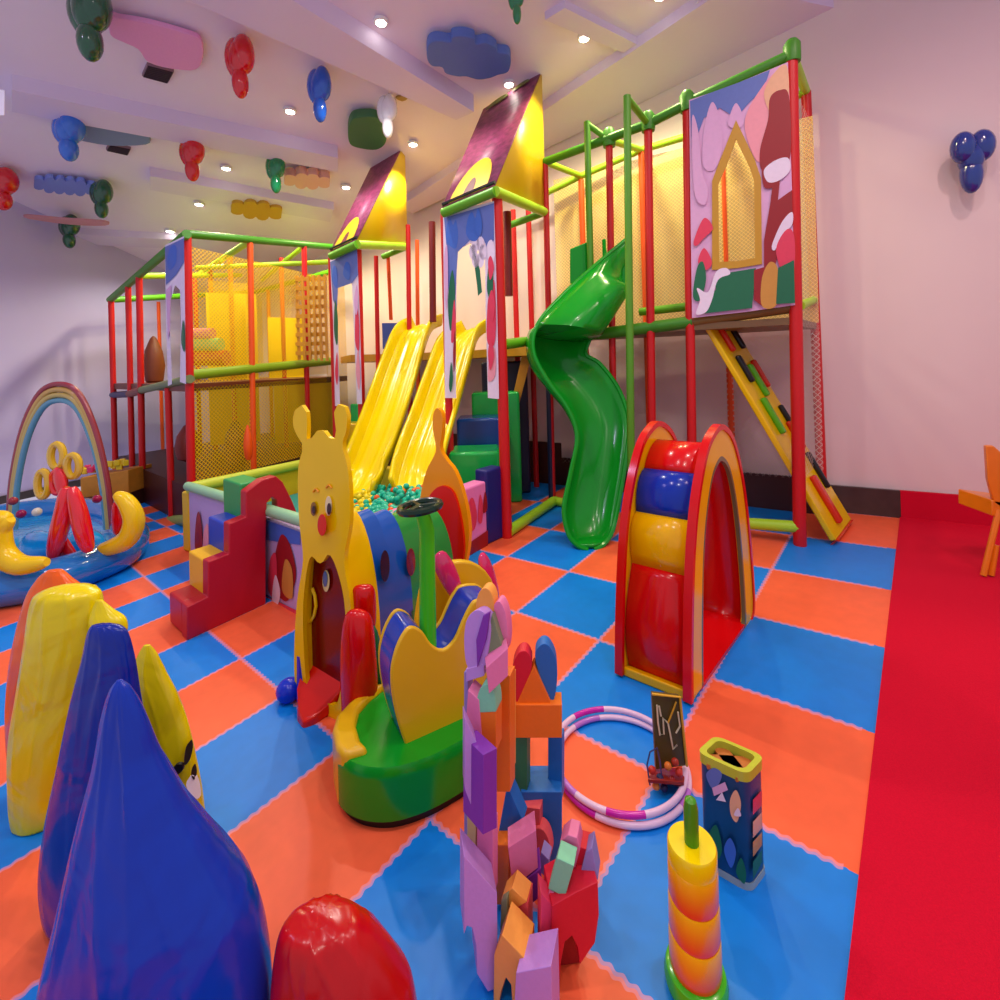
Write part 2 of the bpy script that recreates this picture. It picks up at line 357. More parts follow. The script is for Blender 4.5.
art([(0,[(690,101),(710,93),(740,82),(770,70),(764,88),(748,104),(736,118),(720,108),(704,118),(692,150)]),
 (2,sm2([(745,130),(748,110),(760,90),(772,75),(786,68),(790,110),(788,150),(778,165),(768,160),(756,160)])),
 (1,sm2([(703,165),(704,130),(712,102),(720,120),(722,150),(714,170)])),(1,sm2([(728,122),(736,103),(744,120),(740,128),(732,128)])),
 (9,sm2([(764,95),(775,72),(787,66),(788,100),(776,120)])),
 (3,sm2([(768,120),(770,98),(780,90),(789,96),(791,150),(785,165),(775,160),(762,170),(760,150)])),
 (3,[(776,158),(782,158),(778,200),(792,190),(793,225),(782,232),(776,262),(772,300),(764,300),(764,240),(770,205)]),(3,sm2([(763,160),(772,168),(775,185),(765,188),(762,175)])),
 (5,sm2([(764,170),(776,160),(788,158),(790,170),(780,180),(768,182)])),(5,sm2([(772,245),(782,222),(792,212),(792,225),(782,235),(775,250)])),
 (6,sm2([(776,250),(786,230),(794,235),(794,270),(784,275)])),
 (1,sm2([(692,118),(698,130),(702,170),(708,190),(704,205),(694,190)])),(6,sm2([(694,240),(704,218),(713,228),(704,238),(696,246)])),(6,sm2([(698,262),(704,248),(712,262),(706,270)])),
 (4,sm2([(693,296),(697,268),(703,262),(706,280),(700,300)])),(4,[(714,275),(756,268),(752,308),(700,314),(705,296),(716,290)]),
 (5,sm2([(696,314),(700,300),(697,288),(708,292),(716,272),(726,268),(730,274),(718,280),(712,300),(706,312)])),
 (3,[(754,270),(768,266),(762,306),(754,300)]),(7,sm2([(762,306),(762,278),(770,262),(778,270),(777,304)])),(4,[(778,268),(794,260),(795,303),(776,304)])],onA)
PBN=mb.build('printed_banner',m_b,PS)
fr_o=[(712,270),(712,181),(720,160),(736,120),(755,160),(761,178),(762,264),(738,268)]
MB().ring([onA(x,y,.07) for x,y in fr_o],[onA(x,y,.07) for x,y in [(719,262),(718,184),(726,166),(736,139),(750,168),(754,180),(755,258),(738,261)]],bn*.02).build('window_frame',mat('frame_mustard',(196,150,30),.4),PBN)

# ---- towers
def tower(fx0,fy0,fx1,fy1,topL,topR,dL,dRt,roof,side,rdepth,banner,outl,inl,label_art):
    pass
def oT(p,q):
    nn=nrm(p,q)
    return lambda x,y,off=0.0: VPl(x,y,p-nn*off,q-nn*off)
roofm=mat('roof_magenta',(150,60,100),.5,bs=18,var=.75); m_ry=mat('roof_yellow',(236,196,10),.35,bs=4,var=.05)
def roof(fn,front,right,back_d,nm):
    pass
# tower on the right: roof is a leaning prism over the banner
def roofp(A0,B0,C0,Dp,Ep,th=.02):  # A0 front-left base, B0 front-right base, C0 back-right base, Dp ridge left, Ep ridge right
    q=MB(); q.add([A0,B0,Ep,Dp],[(0,1,2,3)],0); 
    o=q.build('roof',roofm,PS,solid=.03)
    
    s_=MB().add([B0,C0,Ep],[(0,1,2)]).build('gable_panel',m_ry,PS,solid=.02); return o
fT2=oT(T450,RR); fT1=oT(T332,T360)
sd=(Q-RR).normalized()
TB=RR+sd*.95      # back right corner of the near tower
A0=fT2(443,208,.1);B0=fT2(495,186,.1); C0=VPl(545,208,RR,TB); E0=VPl(541,73,RR+(RR-T450).normalized()*.02,TB+(RR-T450).normalized()*.02)
E0=VPl(541,73,RR,TB); D0=D(484,110,(T450+ (TB-RR)).y)
roofp(A0,B0,C0,D0,E0)
T1B=T360+sd*.95
A1=fT1(331,252,.1);B1=fT1(357,240,.1);C1=VPl(407,243,T360,T1B);E1=VPl(404,144,T360,T1B);D1=D(374,163,(T332+(T1B-T360)).y)
roofp(A1,B1,C1,D1,E1)
# yellow hills along the roofs' lower edge
def bump_art(a,b,e,d,cols):
    nn=(b-a).cross(d-a).normalized()
    if nn.dot(a-O)>0: nn=-nn
    for (u0,v0,ru,rv,mi) in cols:
        q=MB(); c=[]
        for k in range(14):
            an=PI*k/13; uu=u0+ru*math.cos(an); vv=v0+rv*math.sin(an)
            c.append(lerp(lerp(a,b,uu),lerp(d,e,uu),max(0,vv))+nn*(.02+mi*.002))
        q.prism(c,nn*.004,mi)
        q.build('roof_print',[m_ry,mat('print_maroon',(110,20,30),.5),m_b[2],mat('print_olive',(110,110,30),.5)],PS)
bump_art(A0,B0,E0,D0,[(.5,0,.36,.30,0),(.5,0,.1,.14,1),(.3,.93,.2,.06,3),(.7,.95,.15,.05,3)]); bump_art(A1,B1,E1,D1,[(.5,0,.36,.26,0),(.5,0,.1,.12,1)])
# eave bars
for a_,b_,c_ in ((A0,B0,C0),(A1,B1,C1)):
    dn=Vector((0,0,-.05))
    MB().tube([a_+dn,b_+dn],.045,12).build('bar',m_pg,PS); MB().tube([b_+dn,c_+dn],.05,12).build('bar',m_lg,PS)
    e=a_+(c_-b_); MB().tube([c_+dn,e+dn],.04,12).build('bar',m_pg,PS)
# black sawtooth edge
MB().tube([A0+Vector((0,-.01,.03)),B0+Vector((0,-.01,.03))],.02,6).build('eave_trim',m_black,PS); MB().tube([A1+Vector((0,-.01,.03)),B1+Vector((0,-.01,.03))],.018,6).build('eave_trim',m_black,PS)
# tower posts
post(452,526,444,214,.038); post(507,537,497,196,.05); post(338,502,331,258,.036); post(364,507,358,250,.042)
for (bx,by,tx,ty,r) in ((553,505,545,210,.036),):
    pass
def freepost(x0,y0,x1,y1,d,r=.035,m=None):   # from pixel head to pixel foot at depth d
    MB().tube([D(x0,y0,d),D(x1,y1,d)],r,10).build('post',m or m_pr,PS)
freepost(507,212,509,296,5.3,.045,FO('maroon',(120,20,14)))      # hanging punch column
freepost(376,256,380,470,6.4,.03); freepost(388,255,391,320,6.6,.026,m_po); freepost(408,225,411,470,5.9,.03); freepost(417,240,419,470,6.6,.028,m_po)
freepost(432,222,433,322,5.6,.04,FO('maroon',(120,20,14)))
freepost(548,340,552,505,dQ,.036,FO('post_navy',(14,24,60))); 
# tower banners
def banner(fn,out,inn,arts,nm='tower_banner'):
    global mb
    mb=MB(); e=fn(out[0][0],out[0][1],.045)-fn(out[0][0],out[0][1],.055)
    mb.ring([fn(x,y,.055) for x,y in out],[fn(x,y,.055) for x,y in inn],e,5,closed=False)
    art(arts,fn,.058); return mb.build(nm,m_b,PS)
banner(fT2,[(445,398),(444,300),(443,216),(468,208),(494,201),(497,300),(499,399)],[(456,398),(456,320),(457,250),(470,243),(485,244),(486,320),(488,398)],
 [(0,[(444,218),(494,203),(494,240),(488,250),(484,240),(470,240),(458,252),(455,300),(449,300),(446,240)]),
  (8,sm2([(446,240),(447,225),(450,218),(453,225),(456,220),(458,235),(456,248),(450,246)])),(8,sm2([(466,232),(468,218),(472,212),(475,218),(480,214),(482,228),(477,240),(470,240)])),
  (4,sm2([(448,300),(452,270),(455,290),(454,320),(450,330)])),(6,sm2([(451,340),(454,300),(456,320),(455,338)])),(6,sm2([(487,340),(488,300),(494,280),(496,320),(494,345)])),(2,sm2([(488,380),(490,350),(495,350),(495,375)])),
  (4,sm2([(487,290),(489,262),(493,270),(492,300)])),(1,sm2([(444,262),(447,245),(448,280),(446,310)])),(8,sm2([(475,228),(478,208),(482,224),(480,236)])),(5,sm2([(487,246),(492,240),(495,255),(490,268)])),(6,sm2([(488,262),(491,256),(494,268),(490,280)])),(3,sm2([(453,352),(455,330),(456,350),(454,372)])),(6,sm2([(489,300),(492,290),(495,305),(492,322)])),(4,sm2([(449,385),(451,362),(453,378),(451,392)])),(6,sm2([(488,352),(491,340),(494,356),(490,370)]))])
banner(fT1,[(335,406),(333,320),(330,260),(345,253),(357,247),(360,320),(362,404)],[(340,406),(338,330),(336,287),(346,284),(352,283),(354,330),(357,404)],
 [(0,[(330,262),(357,249),(358,275),(352,283),(338,288),(337,310),(333,300)]),(8,sm2([(332,280),(333,266),(337,270),(337,288)])),(8,sm2([(343,274),(346,262),(350,266),(349,280)])),
  (6,sm2([(355,340),(356,300),(359,320),(359,350)])),(4,sm2([(334,330),(335,300),(338,320),(337,345)])),(2,sm2([(356,372),(358,350),(360,372),(359,390)])),(6,sm2([(335,372),(337,352),(338,372),(337,385)])),(1,sm2([(354,300),(357,285),(358,305),(356,315)]))])
# little flower character board replaced by a plain white bloom on a stem
mb=MB(); e=fT2(478,300,.04)-fT2(478,300,.06)
for a_ in range(6):
    cx,cy=478+5*math.cos(a_*PI/3),252+9*math.sin(a_*PI/3); mb.prism([fT2(cx+4*math.cos(k*PI/5),cy+8*math.sin(k*PI/5),.06) for k in range(10)],e,0)
mb.prism([fT2(x,y,.06) for x,y in [(470,245),(474,262),(477,285),(478,296),(482,292),(480,270),(474,250)]],e,1)
mb.build('flower_cutout',[m_b[5],m_b[4]],PS)
# crawl tube / step blocks inside the near tower
def pbox(name,pts,base_p,base_q,depth,m,parent,bev=.02,off=0.0):   # box-like prism from a pixel outline on a vertical plane
    nn=nrm(base_p,base_q); q=[VPl(x,y,base_p,base_q) for x,y in pts]
    return MB().prism(q,nn*depth).build(name,m,parent,bevel=bev)
# ---- left wing
wf=(G(330,481)-P1)                        # along its front
def wfp(x,y): return VPl(x,y,P1,P1+wf)
wp1=P1+wf
def wingpost(x0,y0,x1,y1,m,r=.035,t=0.0):     # post in the front plane
    a=wfp(x0,y0); b=wfp(x1,y1); MB().tube([a,b],r,10).build('post',m,PS)
post(192,528,187,234,.04)
wingpost(250,243,254,500,m_po,.035); wingpost(304,246,309,485,m_pr,.036)
side=P112-P1
def sp_(x,y): return VPl(x,y,P1,P112)
for x0,y0,x1,y1,r in ((111,299,116,486,.036),(128,284,133,497,.034),(139,276,143,503,.036),(168,388,172,518,.034)):
    MB().tube([sp_(x0,y0),sp_(x1,y1)],r,10).build('post',m_pr,PS)
MB().tube([wfp(187,234),wfp(332,247)],.045,12).build('bar',m_dg,PS); MB().tube([sp_(187,234),sp_(110,300)],.045,12).build('bar',m_dg,PS)
dK=9.3; dM=7.3
MB().tube([sp_(110,300),D(256,292,dK)],.045,12).build('bar',m_pg,PS)
MB().tube([D(256,292,dK),D(330,272,7.6)],.045,12).build('bar',m_pg,PS)
MB().tube([sp_(139,276),D(240,275,8.3)],.04,10).build('bar',m_lg,PS); MB().tube([wfp(250,241),D(196,276,8)],.04,10).build('bar',m_lg,PS)
MB().tube([wfp(304,246),D(262,280,8.6)],.035,10).build('bar',m_lg,PS); MB().tube([D(196,268,6.6),D(330,262,6.6)],.035,10).build('bar',m_lg,PS)
for (x,y0,y1,d,m_) in ((158,302,478,8.2,m_po),(195,276,500,7.6,m_pr),(210,266,470,7.4,m_pr),(230,257,460,7.0,m_po),(281,258,470,7.4,m_pr),(268,290,460,8.6,m_po)):
    a=D(x,y0,d); MB().tube([a,zr(a,0)],.032,10).build('post',m_,PS)
# platform, front and side rails
MB().tube([wfp(190,375),wfp(333,361)],.055,12).build('platform_rail',FO('rail_olive',(130,170,20)),PS)
MB().tube([sp_(190,379),sp_(142,390)],.045,12).build('platform_rail',FO('rail_grey',(110,130,80)),PS); MB().tube([sp_(142,390),sp_(130,394)],.05,12).build('platform_rail',FO('rail_brown',(130,60,40)),PS); MB().tube([sp_(130,394),sp_(113,395)],.045,12).build('platform_rail',m_bl,PS)
K=D(256,0,dK); K.z=0; KM=D(336,0,7.6); KM.z=0
deck([P1,wp1,KM,K,P112],1.50,.08,FO('deck_brown',(110,50,24)))
deck([P1,wp1,KM,K,P112],.42,.42,FO('plinth_maroon',(70,22,18)),'plinth')
netp(P1+Vector((.03,.05,0)),wp1+Vector((0,.05,0)),1.5,2.95,1.55,2.95,m_netg); netp(wp1,KM,.4,3.0,.4,3.0,m_netg); netp(P1,wp1,.45,1.45,.45,1.5,m_netg)
K2=D(205,0,8.4);K2.z=0; netp(K2,K,1.6,3.1,1.6,3.1,m_netg); K3=D(200,0,6.6);K3.z=0;K4=D(245,0,7.0);K4.z=0; netp(K3,K4,1.5,2.9,1.5,2.9,m_netg)
# solid yellow panels inside
for x0,x1,d,z0,z1 in ((197,246,7.3,.5,2.85),(236,246,6.7,1.5,2.7),(258,294,7.8,1.5,2.5),(262,322,7.6,.45,1.45)):
    a=D(x0,0,d);b_=D(x1,0,d+.3); MB().hexa([zr(a,z0),zr(b_,z0),zr(b_,z0)+Vector((0,.04,0)),zr(a,z0)+Vector((0,.04,0))],[zr(a,z1),zr(b_,z1),zr(b_,z1)+Vector((0,.04,0)),zr(a,z1)+Vector((0,.04,0))]).build('yellow_panel',m_yp,PS)
# climbing board with holes
mb=MB()
f3=oT(wp1,KM)
for i in range(9):
    mb.box(lerp(D(297,282+9*i,6.3),D(326,276+9.5*i,6.1),.5),(.40,.03,.05))
for i in range(6):
    mb.box(D(298+5.6*i,318,6.22-.03*i),(.03,.03,1.1))
mb.build('climbing_lattice',mat('lattice_gold',(205,150,30),.4),PS)
# banner on the wing's side
mb=MB(); 
def spo(x,y,off=0): 
    nn=nrm(P1,P112); return VPl(x,y,P1-nn*off,P112-nn*off)
e=spo(170,300,.04)-spo(170,300,.05)
mb.ring([spo(x,y,.05) for x,y in [(168,386),(166,330),(165,245),(176,240),(184,236),(185,310),(186,384)]],[spo(x,y,.05) for x,y in [(172,384),(170,330),(171,300),(175,285),(180,290),(181,320),(180,382)]],e,5,closed=False)
art([(0,[(165,247),(184,238),(184,262),(176,275),(166,285)]),(8,sm2([(167,262),(170,248),(176,246),(176,262),(170,270)])),(1,[(166,290),(171,285),(170,330),(168,340)]),(4,sm2([(181,340),(183,320),(185,340),(184,352)]))],spo,.054)
mb.build('side_banner',m_b,PS)
# padded rollers on the wing's first floor
ra=D(192,334,6.0); rb=D(214,334,6.0)
for x0,x1,y,r,m_ in ((192,213,334,.075,FO('roller_pink',(225,120,140))),(190,221,345,.09,FO('roller_mint',(140,215,110))),(190,227,358,.1,FO('roller_coral',(215,70,40)))):
    MB().tube([D(x0,y,6.0),D(x1,y,6.0)],r,16).build('roller',P('r'+m_.name,tuple({'foam_roller_pink':(235,130,150),'foam_roller_mint':(140,225,120),'foam_roller_coral':(220,70,40)}[m_.name])),PS)
# corner floor roller
MB().tube([sp_(168,521),P1+Vector((.0,0,.08))],.06,12).build('floor_roller',FO('roller_sage',(150,180,90)),PS)
# punch bags hanging in the wing
def bag(x,y0,y1,w,d,m,nm='punch_bag'):
    c=D(x,(y0+y1)/2,d); h=(y1-y0)*d/F; MB().lathe(c-Vector((0,0,h/2)),[(.02,0),(w*.8,h*.1),(w,h*.4),(w*.8,h*.7),(w*.3,h*.95),(.01,h)],16).build(nm,m,PS)
bag(154,336,386,.13,6.6,mat('bag_brown',(120,60,24),.5)); bag(188,424,462,.14,5.6,mat('bag_rust',(130,40,24),.5)); bag(236,420,470,.14,5.9,mat('bag_olive',(96,64,20),.5)); bag(248,425,460,.05,5.3,m_po)
# blue crate lid panel
mb=MB(); mb.box(D(391,336,6.3),(.22,.05,.34),0,.2); mb.build('blue_panel',FO('panel_slate',(50,70,140)),PS)

# mats below the tower (foot of the structure)
# ---- soft steps climbing up inside the near tower, built on row lines
def steps(name,label,lst,d0):
    t_=thing(name,label,'play steps',zr(D(470,500,d0),0))
    for (x0,y0,x1,y1,d,th,m_) in lst:
        a=D(x0,y1,d);b_=D(x1,y1,d); c=D(x0,y0,d)
        MB().hexa([zr(a,0),zr(b_,0),zr(b_,0)+Vector((0,th,0)),zr(a,0)+Vector((0,th,0))],[zr(a,c.z),zr(b_,c.z),zr(b_,c.z)+Vector((0,th,0)),zr(a,c.z)+Vector((0,th,0))]).build('step',m_,t_,bevel=.03)
    return t_
t_=steps('soft_steps','padded green and blue steps rising under the near tower',
 [(449,453,500,475,4.6,.45,P('stepg',(30,190,80))),(457,419,504,447,5.08,.4,P('stepb',(20,70,150))),(472,393,520,418,5.5,.35,P('stepg',(30,190,80))),(482,362,528,390,5.88,.3,FO('stepk',(24,24,60)))],4.6)
q=MB(); q.hexa([D(503,440,5.6),D(510,440,5.6),D(510,440,5.75),D(503,440,5.75)],[D(524,346,5.6),D(534,346,5.6),D(534,346,5.75),D(524,346,5.75)]); q.build('stringer',mat('stringer_ochre',(200,140,20),.4),t_)
t_=thing('soft_steps','small yellow, green and blue padded steps under the far tower','play steps',zr(D(352,470,5.9),0))
for (x0,y0,x1,d,th,m_) in ((340,450,356,5.95,.3,FO('stepblue',(60,110,190))),(343,424,364,6.3,.3,P('stepy',(225,190,20))),(350,404,372,6.65,.3,P('stepg',(30,190,80)))):
    a=D(x0,y0,d);b_=D(x1,y0,d); MB().hexa([zr(a,0),zr(b_,0),zr(b_,0)+Vector((0,th,0)),zr(a,0)+Vector((0,th,0))],[a,zr(b_,a.z),zr(b_,a.z)+Vector((0,th,0)),a+Vector((0,th,0))]).build('step',m_,t_,bevel=.02)
# ================================================================ SLIDES AND RAMP
def trough(name,path,w,h,m,parent=None,bank=None,lanes=1,th=.025,widths=None):
    """U-section swept along a path; bank tilts the section about the path"""
    k=len(path); mb=MB(); prof=[]
    ns=12*lanes+5
    for i,p in enumerate(path):
        a=path[max(0,i-1)]; b=path[min(k-1,i+1)]; t=(b-a).normalized()
        x=Vector((t.y,-t.x,0)).normalized(); u=x.cross(t).normalized()
        if u.z<0: u=-u
        if bank: Mx=Matrix.Rotation(bank[i],3,t); x=Mx@x; u=Mx@u
        ww=w*(widths[i] if widths else 1)
        for j in range(ns):
            s_=-1+2*j/(ns-1)
            if lanes==1: z=h*(abs(s_)**2.4)*(.75 if i>k*.9 else 1); 
            else:
                z=.018*(math.cos(s_*lanes*PI)*-.5+.5)**2*(abs(s_)<.9)*1.0 + h*max(0,(abs(s_)-.84)/.16)**1.3
            mb.v.append(p+x*(s_*ww/2)+u*z)
    for i in range(k-1):
        for j in range(ns-1):
            mb.f.append([i*ns+j,i*ns+j+1,(i+1)*ns+j+1,(i+1)*ns+j]); mb.m.append(0)
    return mb.build(name,m,parent,solid=th)
m_gs=P('slide_green',(14,160,36)); m_ys=P('slide_yellow',(238,214,0))
t_=thing('spiral_slide','glossy green twisting slide coming down from the platform','slide',G(598,550))
ST_=[((628,238,4.85),(604,240,5.2),.36),((597,264,4.74),(604,272,5.1),.38),((562,296,4.62),(598,312,5.0),.38),((538,324,4.52),(590,338,4.9),.35),((533,350,4.46),(586,354,4.84),.30),((547,380,4.42),(600,364,4.8),.27),((567,407,4.38),(618,388,4.72),.25),
 ((577,436,4.34),(629,420,4.6),.22),((571,472,4.27),(626,458,4.46),.20),((564,508,4.18),(618,506,4.3),.17),((568,533,4.12),(612,531,4.2),.12),((577,545,4.08),(604,544,4.12),.05),((588,550,4.06),(594,550,4.06),.01)]
Lp=smooth_path([D(*a[0]) for a in ST_],6); Rp=smooth_path([D(*a[1]) for a in ST_],6); Sg=smooth_path([Vector((a[2],0,0)) for a in ST_],6)
mb=MB(); ns=17; kk=len(Lp)
for i in range(kk):
    m0=lerp(Lp[max(0,i-1)],Rp[max(0,i-1)],.5); m1_=lerp(Lp[min(kk-1,i+1)],Rp[min(kk-1,i+1)],.5); tg_=(m1_-m0).normalized(); wv_=(Rp[i]-Lp[i]).normalized()
    nn_=wv_.cross(tg_).normalized()
    if nn_.z>0: nn_=-nn_
    if nn_.length<.5 or i>kk-5: nn_=Vector((0,0,-1))
    if i<8: nn_=lerp(Vector((0,0,-1)),nn_,max(0,(i-1)/7)).normalized()
    for j_ in range(ns):
        u=-1+2*j_/(ns-1); mb.v.append(lerp(Lp[i],Rp[i],.5+.5*math.copysign(abs(u)**.8,u))+nn_*Sg[i].x*(1-abs(u)**2.6))
for v in mb.v: v.z=max(v.z,.03)
for i in range(kk-1):
    for j_ in range(ns-1): mb.f.append([i*ns+j_,i*ns+j_+1,(i+1)*ns+j_+1,(i+1)*ns+j_]); mb.m.append(0)
mb.build('chute',m_gs,t_,solid=.03,ang=80)
MB().tube(Lp,.022,8).build('lip',m_gs,t_); MB().tube(Rp,.022,8).build('lip',m_gs,t_)
q=MB().hexa([D(570,284,4.98),D(592,282,4.98),D(592,282,5.03),D(570,284,5.03)],[D(570,249,4.98),D(592,240,4.98),D(592,240,5.03),D(570,249,5.03)]); q.build('entry_side',m_gs,t_,bevel=.01)
q=MB().hexa([D(612,292,4.9),D(632,290,4.9),D(632,290,4.94),D(612,292,4.94)],[D(610,252,4.9),D(632,238,4.9),D(632,238,4.94),D(610,252,4.94)]); q.build('entry_side',m_gs,t_,bevel=.01)
def yslide(label,pts,w,widths=None,lanes=3):
    path=smooth_path(pts,6); t_=thing('straight_slide',label,'slide',zr(path[-1],0),'yellow slides into the ball pit')
    n_=len(path); ws=[lerp(widths[0],widths[1],i/(n_-1)) for i in range(n_)] if widths else None
    trough('chute',path,w,.14,m_ys,t_,lanes=lanes,widths=ws,th=.035); return t_
yslide('wide yellow slide nearer the left tower, dropping into the ball pit',[D(428,326,6.0),D(416,334,5.75),D(404,366,5.45),D(390,410,5.05),D(375,452,4.7),D(364,476,4.5),D(356,490,4.3),D(350,497,4.15)],.46,(1.0,.92))
yslide('yellow slide nearer the right tower, partly behind the bug tunnel',[D(478,330,5.75),D(462,342,5.5),D(450,376,5.2),D(437,418,4.85),D(426,450,4.55),D(420,474,4.35),D(418,490,4.15)],.46,(1.0,1.0))
# climbing ramp
rp=nrm(A,A2); b0=G(830,545); fr_=lambda x,y: VPl(x,y,b0,b0+(A2-A))
t0=fr_(702,325); sdv=(G(846,524)-b0)*1.0
ux=(b0-t0)
tt=thing('climbing_ramp','yellow sloping climbing board with coloured footholds at the right end of the frame','climbing ramp',b0)
b0u=b0+Vector((0,0,.03)); up=ux.cross(sdv).normalized(); 
if up.z<0: up=-up
RBD=MB().hexa([t0,b0u,b0u+sdv,t0+sdv*1.0],[t0+up*.05,b0u+up*.05,b0u+sdv+up*.05,t0+sdv+up*.05]).build('board',P('ramp_yellow',(240,204,10)),tt,bevel=.012)
def hold(u,v,l,w_,m_):
    c=lerp(t0,b0u,u)+sdv*v+up*.05; d1=ux.normalized(); d2=sdv.normalized()
    rt=Matrix((d1,d2,up)).transposed(); mb=MB(); mb.box(c+up*.02,(l,w_,.05),0,rot=rt); mb.build('foothold',m_,RBD,bevel=.02)
hr=P('hold_red',(215,50,20));hk=P('hold_black',(30,30,34));hg=P('hold_green',(90,190,20))
for a_ in ((.08,.28,.30,.07,hr),(.08,.75,.24,.07,hk),(.24,.3,.28,.07,hk),(.27,.8,.30,.07,hr),(.30,.55,.34,.08,hg),(.47,.3,.36,.08,hg),(.50,.8,.28,.05,hk),(.58,.72,.28,.06,hr),(.75,.75,.36,.05,hk),(.86,.4,.44,.10,hr)): hold(*a_)
MB().hexa([b0-Vector((0,0,0)),b0+sdv,b0+sdv+ux.normalized()*.0+Vector((.02,0,0)),b0+Vector((.02,0,0))],[b0u+up*.04,b0u+sdv+up*.04,b0u+sdv+up*.04+Vector((.03,0,0)),b0u+up*.04+Vector((.03,0,0))]).build('bottom_edge',P('hold_red',(215,50,20)),tt)

# ================================================================ BALL PIT
pL=G(190,553);pF=G(332,634);pR=G(488,545);pB=G(338,503)
BP=thing('ball_pit','low ball pit walled with printed and yellow padded panels','ball pit',lerp(pF,pB,.5))
zt=.56
def padw(a,b,z,th,m_,nm='padded_wall',bev=.02,z0=0):
    nn=nrm(a,b)*th
    return MB().hexa([zr(a,z0),zr(b,z0),zr(b,z0)+nn,zr(a,z0)+nn],[zr(a,z),zr(b,z),zr(b,z)+nn,zr(a,z)+nn]).build(nm,m_,BP,bevel=bev)
m_pl=FO('pit_lilac',(190,170,220)); m_py=FO('pit_yellow',(226,196,20)); m_pp=FO('pit_pink',(232,130,190)); m_cr=FO('pit_red',(214,30,24))
padw(pL,pF,zt,.14,m_pl); padw(pF,pR,.57,.14,m_pp); padw(pL,pB,.54,-.12 if nrm(pL,pB).y<0 else .12,m_py)
padw(pR,RR,.66,.14,FO('post_navy2',(20,26,110)))
pbx=T360+(T360-pB)*.0
padw(pB,RR+Vector((-.1,.1,0)),.5,.1,m_py)
def onL(x,y,o=0): nn=nrm(pL,pF); return VPl(x,y,pL-nn*o,pF-nn*o)
def onR(x,y,o=0): nn=nrm(pF,pR); return VPl(x,y,pF-nn*o,pR-nn*o)
def artp(name,fn,lst,off=.004):
    global mb
    mb=MB(); art(lst,fn,off); return mb.build(name,m_b,BP)
artp('pit_print',onL,[(8,[(266,520),(300,532),(300,545),(266,540)]),(3,sm2([(270,590),(274,560),(281,535),(290,545),(296,575),(288,600),(280,598)])),(6,sm2([(268,590),(270,560),(276,555),(276,595)])),(5,sm2([(272,600),(275,575),(280,590),(278,604)])),(7,sm2([(282,590),(285,560),(292,570),(292,598)])),
  (3,sm2([(195,548),(196,520),(199,512),(202,530),(202,548)])),(2,sm2([(203,550),(204,530),(208,525),(208,550)])),])
artp('pit_border',onL,[(6,[(262,594),(300,612),(300,624),(262,601)])])
artp('pit_print',onR,[(6,sm2([(466,528),(468,505),(473,498),(477,515),(474,530)])),(6,sm2([(478,520),(480,495),(483,505),(482,522)])),(3,sm2([(483,512),(485,492),(487,500),(487,510)]))])
artp('pit_border',onR,[(3,[(462,548),(488,530),(488,545),(462,560)])])
MB().tube([zr(pL,.58),zr(pB,.56)],.05,10).build('rim',FO('rim_lime',(200,220,60)),BP)
MB().tube([zr(pL,.60),zr(pF,.64)],.04,10).build('rim',FO('rim_mint',(150,210,160)),BP)
MB().prism([zr(p,.03) for p in (lerp(pL,pF,.05),pF+Vector((0,.2,0)),lerp(pR,pF,.05),RR+Vector((-.15,.0,0)),pB)],(0,0,.24)).build('pit_base',FO('pit_base',(30,150,140)),BP)
# balls
bm_={'teal':P('ball_teal',(20,190,150)),'yellow':P('ball_yellow',(240,220,30)),'orange':P('ball_orange',(245,100,30))}
proto={}
def pitball(c,k):
    if k not in proto:
        o=MB().ball((0,0,0),.025,n=8).build('pit_ball',bm_[k]); proto[k]=o
        tag(o,{'teal':'small teal plastic ball heaped in the ball pit','yellow':'small yellow plastic ball heaped in the ball pit','orange':'small orange plastic ball heaped in the ball pit'}[k],'ball',k+' balls in the ball pit')
    else:
        o=proto[k].copy(); COL.objects.link(o)
    o.location=c; return o
rnd=random.Random(3)
for i in range(290):
    x=rnd.uniform(345,424); y=rnd.uniform(488,520); 
    k='teal' if x>372 or rnd.random()<.3 else 'yellow'
    if rnd.random()<.07: k='orange'
    zz=.44+.10*max(0,(x-345)/75)+rnd.uniform(-.01,.03)
    c=G(x,y,zz); pitball(c,k)

# ================================================================ STAIRS (soft arch with coloured treads)
s0=G(187,641); s1=G(266,604); fS=lambda x,y,o=0: VPl(x,y,s0-nrm(s0,s1)*o,s1-nrm(s0,s1)*o)
ST=thing('arch_stairs','soft red arch staircase with yellow, blue and green treads','play stairs',lerp(s0,s1,.5))
m_sr=FO('stair_red',(180,6,36))
wv=G(169,624)-s0
prof=[(187,641),(187,607),(208,597),(208,562),(229,554),(229,524),(246,517),(246,492),(262,480),(276,476),(283,482),(292,500),(300,520),(303,545),(298,530),(284,522),(278,519),(277,500),(272,497),(267,503),(266,540),(266,604)]
thk=wv*.28
MB().prism([fS(x,y) for x,y in prof],thk).build('side_panel',m_sr,ST,bevel=.008)
def tread(x0,y0,x1,yb,m_,nm='tread',f=1.0):
    a=fS(x0,y0);b_=fS(x1,y0-(x1-x0)*.42); zb=fS(x0,yb).z
    a=a+thk;b_=b_+thk; w2=wv*f-thk
    MB().hexa([zr(a,zb),zr(b_,zb),zr(b_,zb)+w2,zr(a,zb)+w2],[a,zr(b_,a.z),zr(b_,a.z)+w2,a+w2]).build(nm,m_,ST,bevel=.012)
tread(187,607,268,640,m_sr,'tread_base'); tread(208,563,266,607,FO('stair_yellow',(236,186,10)),f=1.06); tread(229,526,266,563,FO('stair_blue',(30,70,190)),f=1.1); tread(246,486,268,526,FO('stair_green',(40,160,80)),f=1.2)

